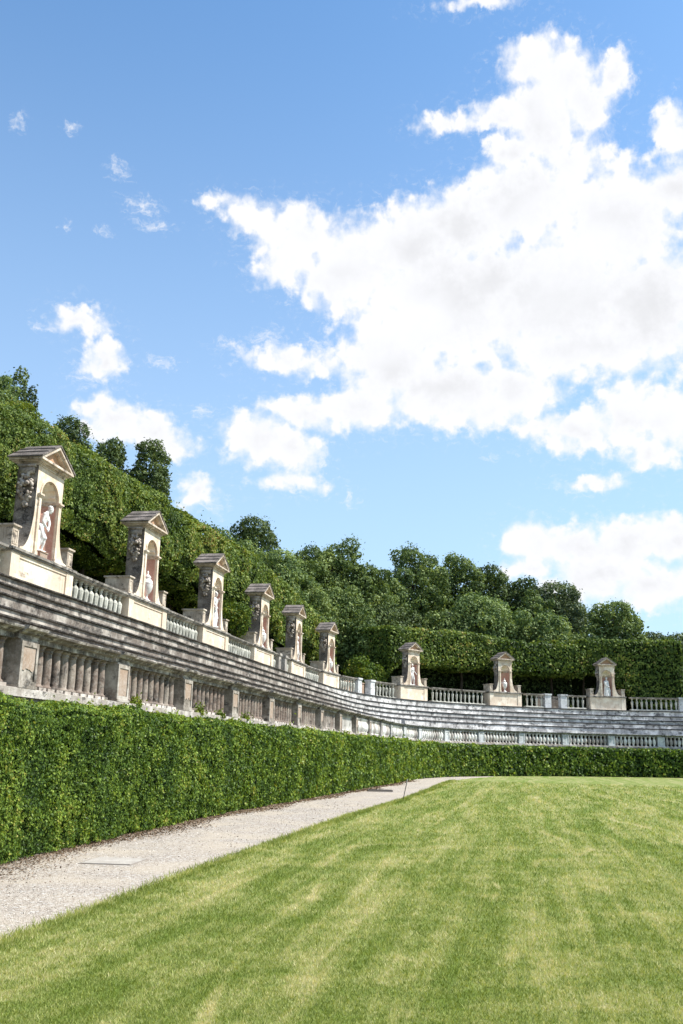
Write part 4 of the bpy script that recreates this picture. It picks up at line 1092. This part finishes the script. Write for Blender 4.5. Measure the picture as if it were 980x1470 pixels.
# ---- far curve: two ragged lengths, then a crisp squared block at the right end
def mk_far(zt, zb, f0=9.0):
    def f(s): return [(12.4 + 0 * s, zb(s) + .15), (9.6 + f0 - 9 + 0 * s, zb(s)), (9.05 + f0 - 9 + 0 * s, zb(s) + .15), (8.95 + f0 - 9 + 0 * s, zb(s) + .5), (8.95 + f0 - 9 + 0 * s, zt(s) - .25), (9.15 + f0 - 9 + 0 * s, zt(s)), (13.0 + 0 * s, zt(s)), (13.3 + 0 * s, zt(s) - .5)]
    return f
ztA = lambda s: np.interp(s, [66, 68, 72, 75, 76.6], [11.95, 12.0, 12.2, 12.15, 11.7]) + .05 * np.sin(s * 3)
zbA = lambda s: 9.0 + .08 * np.sin(s * 1.7) + np.interp(s, [66, 67.5], [-1.2, 0])
ztB = lambda s: 11.75 + .12 * np.sin(s * 1.9) + .08 * np.sin(s * 4.3)
zbB = lambda s: 9.05 + .06 * np.sin(s * 2.1)
ztC = lambda s: 12.45 + .02 * np.sin(s * 2)
zbC = lambda s: np.interp(s, [82, 84.2, 85.6, 86.6, 89.6], [9.2, 9.2, 7.6, 6.2, 5.9])
for (zt, zb, a, b_, lump, la, lab, rg, seed) in ((ztA, zbA, 66.2, 76.4, .9, .12, 'left length of the tall clipped hedge behind the bend niche and the far urn niche', .02, 31),
                                      (ztB, zbB, 76.5, 82.6, .8, .16, 'ragged darker middle length of the tall hedge between the two rightmost niches', .05, 32),
                                      (ztC, zbC, 82.7, 89.7, .6, .07, 'crisply squared tall hedge block at the right edge behind the rightmost niche', .012, 33)):
    fn = mk_far(zt, zb); V, T = hedge_leaves(Section(fn, (a + b_) / 2), a, b_, Lu, 2.4, lump, la, seed, jitoff=.08, jit=.55, ragged=rg)
    # end faces
    for se, sg in ((a, -1), (b_, 1)):
        n = 2600; of = RNG.uniform(9, 13.2, n); zz = RNG.uniform(float(zb(np.array([se]))[0] if False else np.ravel(zb(np.array([float(se)])))[0]), float(np.ravel(zt(np.array([float(se)])))[0]), n); si = se + sg * RNG.uniform(-.12, .06, n)
        P = uv_world(si, of, zz); ar = np.interp(si, SS, AA); Nn = np.stack([sg * np.sin(ar), sg * np.cos(ar), 0 * ar], 1)
        V = np.concatenate([V, leaves(P, Nn, np.full(n, .28), .5)]); T = np.concatenate([T, np.clip(RNG.normal(.45, .2, n), 0, .97)])
    h = quads('tall_hedge', V, M['leaf_upper'], T); tag(h, lab, 'hedge'); core('shade_core', fn, a, b_, h, .2)
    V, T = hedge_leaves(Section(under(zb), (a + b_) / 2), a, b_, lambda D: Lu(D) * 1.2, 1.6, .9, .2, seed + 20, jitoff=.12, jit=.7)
    quads('inner_foliage', V, M['leaf_dark'], T * .6, parent=h); core('shade_core', under(zb), a, b_, h, .2)  # tint darkened for the shade under the crown
    trunks(h, a + .5, min(b_, 85) - .4, 11.2, 9.3, 3.4)

# ================================================================== trees on the hill behind
def curve_off(x, y):
    d = np.hypot(XX - x, YY - y); return float(d.min())
def make_tree(name, x, y, ztop, rad, kind, label, cat, group):
    base = float(terr(curve_off(x, y))) - .15
    q = random.Random(int(x * 13 + y * 7 + ztop * 3)); rg = np.random.default_rng(q.randint(0, 10 ** 6))
    D = math.hypot(x, y); rad *= 1.12
    ratio = {'cyp': 0, 'dome': 1.5, 'bush': 1.0}.get(kind, 2.3)
    Hc = ztop - base
    if kind == 'cyp': ch = min(Hc - .4, rad * 14)
    elif kind == 'bush': ch = min(Hc, rad * 2.4)
    else: ch = min(Hc - 1.0, rad * 2 * ratio)
    zc = ztop - ch / 2; matn = {'cyp': 'leaf_dark', 'dark': 'leaf_dark', 'dome': 'leaf_mid', 'mid': 'leaf_mid', 'light': 'leaf_light', 'blue': 'leaf_blue', 'bush': 'leaf_bush'}[kind]
    # lobes on an irregular ellipsoid
    nl = {'cyp': 60, 'bush': 20, 'dome': 40}.get(kind, 125); C, R = [], []
    lobe = rad * {'cyp': .42, 'bush': .40, 'dome': .32}.get(kind, .225)
    for i in range(nl):
        zc_ = 1 - 2 * (i + .5) / nl; a = i * 2.39996 + q.uniform(-.3, .3); rr_ = math.sqrt(1 - zc_ * zc_)
        f = q.uniform(.50, 1.06 if kind != 'dark' else .97) if kind not in ('cyp', 'dome') else q.uniform(.7, .92)
        if q.random() < .12 and kind in ('mid', 'light', 'blue'): f *= 1.13
        prof = 1.0
        if kind == 'cyp': prof = .72 if zc_ > .5 else 1
        C.append((x + (rad - lobe * .7) * rr_ * f * math.cos(a) * prof, y + (rad - lobe * .7) * rr_ * f * math.sin(a) * prof, zc + (ch / 2 - lobe) * zc_ * (f if zc_ < .6 else max(f, .86)))); R.append(lobe * q.uniform(.7, 1.3))
    C = np.array(C); R = np.array(R)
    L = max(.085, D * .0029) * (1 if kind != 'bush' else .9)
    area = 4 * PI * R ** 2; out = []; tt = []
    for c, r in zip(C, R):
        n = int(4 * PI * r * r * .95 / (L * L * .28)); d = rg.normal(0, 1, (n, 3)); d /= np.linalg.norm(d, axis=1, keepdims=True)
        dr = r * (1 - np.abs(rg.normal(0, .22, n))) + (rg.random(n) < (.15 if kind != 'cyp' else .03)) * rg.uniform(0, .7, n) * r
        P = c + d * dr[:, None] * np.array([1, 1, .82 if kind != 'cyp' else 1.5])
        dist = np.linalg.norm((P[:, None] - C[None]) / (R[None, :, None]), axis=2); inside = (dist < .72).sum(1) > 0
        P, d = P[~inside], d[~inside]; d[:, 2] += .25
        k = len(P); out.append(leaves(P, d, np.full(k, L) * rg.uniform(.7, 1.3, k), .55, rng=rg)); tt.append(np.clip(.42 + rg.normal(0, .2, k) + q.uniform(-.2, .2), 0, .97))
    root = empty(name, loc=(x, y, base)); tag(root, label, cat, group)
    o = quads('crown', np.concatenate(out) - np.array([x, y, base]), M[matn], np.concatenate(tt), parent=root)
    # tapered trunk with limbs reaching the lobes
    bm = bmesh.new(); tr = max(.07, rad * .075)
    def limb(p, q_, r0, r1, n=4):
        p, q_ = Vector(p), Vector(q_); rings = []; dv = (q_ - p); side = dv.orthogonal().normalized(); s2 = dv.cross(side).normalized()
        for k in range(n + 1):
            t = k / n; c = p + dv * t + Vector((math.sin(t * 3 + x), math.cos(t * 2 + y), 0)) * .05 * dv.length * math.sin(PI * t); r = r0 + (r1 - r0) * t
            rings.append([bm.verts.new(c + (side * math.cos(j * PI / 3) + s2 * math.sin(j * PI / 3)) * r) for j in range(6)])
        for a, b_ in zip(rings, rings[1:]):
            for j in range(6): bm.faces.new((a[j], a[(j + 1) % 6], b_[(j + 1) % 6], b_[j]))
    limb((0, 0, 0), (0, 0, (ztop - base) * .86), tr, tr * .25, 6)
    for i in range(0, nl, 4 if nl > 20 else 3):
        c = C[i] - np.array([x, y, base]); z0 = max(.3, min(c[2] - .3, (ztop - base) * .7) * .75); limb((0, 0, z0), tuple(c), tr * .4, tr * .1)
    for f in bm.faces: f.smooth = True
    obj('trunk', bm, M['bark'], root)
    return root
TREES = [(-15.3, 42.3, 19.3, 0.67, 'cyp', 'cypress', 'dark narrow cypress rising highest at the far left behind the hedge', 'tree', 'trees on the hill behind the hedge'),
         (-15.1, 43.5, 18.8, 0.5, 'cyp', 'cypress', 'short dark cypress spire leaning against the right side of the tall cypress', 'tree', 'trees on the hill behind the hedge'),
         (-15.0, 39.2, 17.4, 0.92, 'light', 'pale_tree', 'light leafy tree top at the left picture edge beside the cypress', 'tree', 'trees on the hill behind the hedge'),
         (-14.5, 47.9, 18.9, 1.39, 'dark', 'holm_oak', 'dark rounded tree top above the hedge, between the cypresses and the twin dark trees', 'tree', 'trees on the hill behind the hedge'),
         (-14.2, 56.2, 20.5, 1.33, 'dark', 'holm_oak', 'shorter left one of the twin dark trees against the white cloud', 'tree', 'trees on the hill behind the hedge'),
         (-11.9, 56.8, 20.8, 1.47, 'dark', 'holm_oak', 'taller right one of the twin dark trees against the white cloud', 'tree', 'trees on the hill behind the hedge'),
         (-8.2, 87.6, 23.9, 2.91, 'dark', 'holm_oak', 'dark tree crown peaking above pale trees left of the wooded middle', 'tree', 'trees on the hill behind the hedge'),
         (-9.9, 75.4, 19.3, 1.93, 'light', 'pale_tree', 'pale olive green tree just behind the hedge above the third niche', 'tree', 'trees on the hill behind the hedge'),
         (-8.1, 77.6, 18.5, 2.33, 'light', 'pale_tree', 'pale feathery tree below the dark peaked crown, above the fourth niche', 'tree', 'trees on the hill behind the hedge'),
         (-5.1, 81.8, 18.9, 2.56, 'light', 'pale_tree', 'pale feathery tree right of the dark peaked crown, above the fifth niche', 'tree', 'trees on the hill behind the hedge'),
         (-3.0, 92.0, 21.8, 2.75, 'mid', 'oak_tree', 'mid green tree with the leftmost high top of the wooded middle', 'tree', 'trees on the hill behind the hedge'),
         (-0.1, 94.0, 22.8, 2.95, 'mid', 'oak_tree', 'mid green tree with high ragged top, above and right of the sixth niche', 'tree', 'trees on the hill behind the hedge'),
         (2.9, 94.0, 20.4, 2.65, 'mid', 'oak_tree', 'mid green tree with rounded top left of the big central oak', 'tree', 'trees on the hill behind the hedge'),
         (-2.7, 84.0, 16.5, 2.61, 'mid', 'oak_tree', 'mid green tree low in front, directly above the fifth niche', 'tree', 'trees on the hill behind the hedge'),
         (0.4, 86.0, 16.6, 2.54, 'mid', 'oak_tree', 'mid green tree low in front, directly above the sixth niche', 'tree', 'trees on the hill behind the hedge'),
         (3.9, 91.9, 16.0, 2.44, 'dark', 'holm_oak', 'dark tree filling the hollow between the sixth niche and the central oak', 'tree', 'trees on the hill behind the hedge'),
         (2.1, 84.0, 13.0, 1.73, 'dome', 'round_topped_tree', 'smooth round topped tree just right of the sixth niche', 'tree', 'trees on the hill behind the hedge'),
         (8.7, 107.6, 24.6, 3.7, 'mid', 'oak_tree', 'largest rounded oak crown in the centre, above the bend niche', 'tree', 'trees on the hill behind the hedge'),
         (6.1, 97.8, 16.8, 2.6, 'dark', 'holm_oak', 'dark low tree under the largest oak crown, left of the clipped hedge start', 'tree', 'trees on the hill behind the hedge'),
         (13.7, 111.2, 24.9, 3.33, 'mid', 'oak_tree', 'tall ragged tree just right of the largest central oak', 'tree', 'trees on the hill behind the hedge'),
         (17.7, 112.6, 24.6, 3.22, 'dark', 'holm_oak', 'dark tall tree directly left of the dark narrow tree above the hedge middle', 'tree', 'trees on the hill behind the hedge'),
         (15.0, 100.9, 18.5, 4.07, 'light', 'pale_tree', 'pale broad tree in front of the dark tall trees, above the left hedge length', 'tree', 'trees on the hill behind the hedge'),
         (11.1, 99.4, 16.6, 2.95, 'mid', 'oak_tree', 'mid green low tree behind the hedge between bend niche and far urn niche', 'tree', 'trees on the hill behind the hedge'),
         (21.5, 112.0, 22.7, 2.87, 'dark', 'holm_oak', 'dark narrow tree between the tall ragged trees and the broad grey tree', 'tree', 'trees on the hill behind the hedge'),
         (25.7, 113.1, 22.1, 3.78, 'blue', 'oak_tree', 'broad grey green tree whose crown slopes down toward the right', 'tree', 'trees on the hill behind the hedge'),
         (22.2, 101.6, 17.0, 2.6, 'light', 'pale_tree', 'pale small tree in front of the broad grey green tree', 'tree', 'trees on the hill behind the hedge'),
         (18.9, 102.3, 16.4, 2.6, 'mid', 'oak_tree', 'mid green low tree directly above the far urn niche', 'tree', 'trees on the hill behind the hedge'),
         (29.4, 101.8, 18.4, 3.05, 'mid', 'oak_tree', 'isolated round dense tree above the rightmost niche', 'tree', 'trees on the hill behind the hedge'),
         (25.3, 100.9, 14.5, 3.05, 'mid', 'oak_tree', 'mid green low tree behind the hedge left of the isolated round tree', 'tree', 'trees on the hill behind the hedge'),
         (52.9, 161.6, 22.5, 3.0, 'blue', 'oak_tree', 'distant grey tree top above the squared hedge, left of two', 'tree', 'trees on the hill behind the hedge'),
         (58.2, 165.0, 22.7, 3.34, 'blue', 'oak_tree', 'distant grey tree top above the squared hedge at the right picture edge', 'tree', 'trees on the hill behind the hedge'),
         (1.7, 79.0, 9.5, 1.16, 'bush', 'bush', 'yellow green bush behind the balustrade right of the sixth niche', 'bush', 'bushes behind the balustrade'),
         (3.1, 79.9, 8.9, 0.94, 'bush', 'bush', 'smaller dark green bush beside the brick stair opening', 'bush', 'bushes behind the balustrade'),
         (-5.4, 49.7, 9.3, 0.81, 'bush', 'bush', 'bush with bright leaves behind the balustrade right of the third niche', 'bush', 'bushes behind the balustrade'),
         (32.3, 93.6, 13.3, 1.02, 'bush', 'bush', 'low light green shoots on top of the squared hedge below the isolated round tree', 'bush', 'bushes behind the balustrade'),
         (-9.9, 79.4, 19.5, 1.79, 'light', 'pale_tree', 'pale bushy crown filling the slope left of the dark peaked tree', 'tree', 'trees on the hill behind the hedge'),
         (-6.0, 83.8, 19.2, 2.0, 'light', 'pale_tree', 'pale bushy crown filling the slope right of the dark peaked tree', 'tree', 'trees on the hill behind the hedge'),
         (-3.9, 86.9, 19.5, 2.2, 'mid', 'oak_tree', 'mid green crown stepping down right of the pale crowns, left of the wooded tops', 'tree', 'trees on the hill behind the hedge'),
         (-1.7, 95.0, 21.8, 1.98, 'light', 'pale_tree', 'pale crown squeezed between the two highest ragged mid green tops', 'tree', 'trees on the hill behind the hedge'),
         (1.6, 93.0, 20.3, 2.07, 'mid', 'oak_tree', 'mid green crown between the wooded tops and the hollow on the right', 'tree', 'trees on the hill behind the hedge'),
         (5.0, 99.9, 20.1, 2.22, 'mid', 'oak_tree', 'mid green crown just left of the largest central oak', 'tree', 'trees on the hill behind the hedge'),
         (11.6, 112.4, 22.2, 2.18, 'light', 'pale_tree', 'pale narrow crown squeezed between the largest oak and the ragged tree right of it', 'tree', 'trees on the hill behind the hedge'),
         (22.4, 108.7, 19.7, 2.29, 'mid', 'oak_tree', 'mid green crown at the left shoulder of the broad grey green tree', 'tree', 'trees on the hill behind the hedge'),
         (-9.0, 83.5, 19.6, 2.13, 'mid', 'oak_tree', 'mid green crown right below the dark peaked tree', 'tree', 'trees on the hill behind the hedge')]
for (x, y, z, r, k, nm, lab, cat, grp) in TREES: make_tree(nm, x, y, z, r, k, lab, cat, grp)

# weeds rooted on the plinth below the near columns
for (s, h_, lab) in ((10.2, .26, 'light green weed tuft growing on the plinth below the third column bay'), (14.6, .30, 'yellow green weed tuft growing at the foot of a peeling pier'), (16.4, .22, 'small weed tuft between two column feet on the plinth'), (18.9, .24, 'weed tuft growing from the plinth half hidden by hedge shoots')):
    n = 160; c = np.array([*[float(q) for q in cp_(s, 1.26)], 2.46]); P = c + np.stack([RNG.normal(0, .07, n), RNG.normal(0, .07, n), np.abs(RNG.normal(0, h_ * .4, n))], 1)
    tag(quads('weed_tuft', leaves(P, RNG.normal(0, 1, (n, 3)), np.full(n, .085), .5), M['leaf_bush'], RNG.uniform(.4, .9, n)), lab, 'weed', 'weeds on the plinth')

# ================================================================== lawn grass, fallen leaves, small things
def blades(n, dmin, dmax, power):
    # radial sampling with constant density on screen
    u = RNG.random(n); D = (dmin ** -power + u * (dmax ** -power - dmin ** -power)) ** (-1 / power); a = RNG.uniform(-.40, .40, n)
    x, y = D * np.sin(a), D * np.cos(a); m = inlawn(x - .0, y); return x[m], y[m], D[m]
x, y, D = blades(420000, 5.6, 60, .75)
n = len(x); k = (D / 7) ** .85; hgt = .019 * k ** .8 * RNG.uniform(.5, 1.5, n); wd = .0032 * k * RNG.uniform(.7, 1.3, n)
a = RNG.uniform(0, 2 * PI, n); lean = RNG.uniform(.2, 1.3, n) * hgt; la = RNG.uniform(0, 2 * PI, n)
b0 = np.stack([x - np.cos(a) * wd, y - np.sin(a) * wd, np.full(n, .008)], 1); b1 = np.stack([x + np.cos(a) * wd, y + np.sin(a) * wd, np.full(n, .008)], 1)
tp = np.stack([x + np.cos(la) * lean, y + np.sin(la) * lean, .012 + hgt], 1)
g = quads('grass', np.stack([b0, b1, tp], 1), M['blade'], RNG.random(n), k=3); tag(g, kind='stuff')
# longer fringe where the lawn meets the gravel
n = 26000; y = RNG.uniform(5, 60, n) ** 1.0; y = 5 + 55 * RNG.random(n) ** 1.9; x = edge_x(y) + RNG.normal(.04, .09, n); D = np.hypot(x, y); k = (D / 7) ** .8
hgt = .045 * k ** .5 * RNG.uniform(.4, 1.3, n); wd = .0035 * k; a = RNG.uniform(0, 2 * PI, n); la = RNG.uniform(0, 2 * PI, n); lean = hgt * RNG.uniform(.3, 1.2, n)
b0 = np.stack([x - np.cos(a) * wd, y - np.sin(a) * wd, np.full(n, -.004)], 1); b1 = np.stack([x + np.cos(a) * wd, y + np.sin(a) * wd, np.full(n, -.004)], 1); tp = np.stack([x + np.cos(la) * lean, y + np.sin(la) * lean, .006 + hgt], 1)
g = quads('grass', np.stack([b0, b1, tp], 1), M['blade'], RNG.random(n) * .7, k=3); tag(g, kind='stuff')
# brown fallen leaves in a strip at the hedge foot
n = 24000; s = -3 + 52 * RNG.random(n) ** 1.4; o_ = gfront(s) + .05 - np.abs(RNG.normal(0, .34, n)) * np.interp(s, [0, 22, 50], [1, .7, .5]) * (1 + .35 * np.sin(s * .8)); P = uv_world(s, o_, RNG.uniform(.0, .02, n)); D = np.hypot(P[:, 0], P[:, 1])
V = leaves(P, np.tile([0, 0, 1.], (n, 1)), np.maximum(.035, D * .0024) * RNG.uniform(.6, 1.3, n), .35)
tag(quads('leaf_litter', V, M['litter'], RNG.random(n)), kind='stuff')
# loose stones of the path
n = 14000; u = RNG.random(n); D = 6.5 + 26 * u ** 1.6; x = RNG.uniform(-5, 1.5, n); y = np.sqrt(np.maximum(D * D - x * x, 1)); gx, gy = x, y
m = (x < edge_x(y) + .02) & (x > np.interp(y, [8, 12, 16, 20, 25, 31], [-5.1, -4.5, -4.1, -3.7, -2.95, -1.8])); x, y, D = x[m], y[m], D[m]; n = len(x)
V = leaves(np.stack([x, y, np.full(n, .004)], 1), np.tile([0, 0, 1.], (n, 1)), .0095 * (D / 8) ** .8 * RNG.uniform(.5, 1.5, n), .45, aspect=.8)
def pebm():
    m_, n_ = material('loose_pebbles'); t = n_.attr('tint'); r = n_.new('ShaderNodeValToRGB'); n_.put(r.inputs[0], t); e = r.color_ramp.elements
    e[0].color = (.10, .085, .07, 1); e[1].color = (.62, .58, .53, 1); x = e.new(.4); x.color = (.34, .30, .25, 1); finish(n_, r.outputs[0], .9); return m_
M['peb'] = pebm(); tag(quads('gravel', V, M['peb'], RNG.random(n)), kind='stuff')

def slab_at(cx, cy, w_, l_, rz, h, name, m, label, cat):
    bm = bmesh.new(); box(bm, -w_ / 2, w_ / 2, -l_ / 2, l_ / 2, -.01, h); bmesh.ops.bevel(bm, geom=bm.edges[:], offset=.004, segments=1)
    r = empty(name, loc=(cx, cy, 0)); r.rotation_euler = (0, 0, rz); tag(r, label, cat)
    obj('cover', bm, m, r)
    bm = bmesh.new()
    for (x0, x1, y0, y1) in ((-w_ / 2 - .03, w_ / 2 + .03, -l_ / 2 - .03, -l_ / 2 - .004), (-w_ / 2 - .03, w_ / 2 + .03, l_ / 2 + .004, l_ / 2 + .03), (-w_ / 2 - .03, -w_ / 2 - .004, -l_ / 2, l_ / 2), (w_ / 2 + .004, w_ / 2 + .03, -l_ / 2, l_ / 2)): box(bm, x0, x1, y0, y1, -.01, h - .006)
    obj('rim', bm, M['rimc'], r)
M['rimc'] = simple('cover_rim', (.24, .21, .18), .9)
slab_at(-3.2, 14.70, .72, .78, -.10, .008, 'cover_slab', M['slab'], 'pale square stone cover slab set in the gravel path near the hedge', 'cover slab')
slab_at(1.87, 42.2, .98, .55, .02, .07, 'drain_cover', M['black'], 'dark flat drain cover on the far gravel path beside the hedge', 'drain cover')
# thin marker stake leaning at the lawn edge
r = empty('marker_stake', loc=(2.30, 34.25, 0)); tag(r, 'thin leaning metal marker stake at the edge of the lawn and path', 'stake')
bm = bmesh.new(); lathe(bm, [(.013, -.05), (.013, .62)], 8); m4 = Matrix.Rotation(.22, 4, 'Y') @ Matrix.Rotation(-.1, 4, 'X'); bmesh.ops.transform(bm, matrix=m4, verts=bm.verts[:]); obj('rod', bm, M['black'], r)
bm = bmesh.new(); lathe(bm, [(.020, .56), (.022, .62), (.018, .74), (.010, .75)], 8); bmesh.ops.transform(bm, matrix=m4, verts=bm.verts[:]); obj('cap', bm, M['slab'], r)
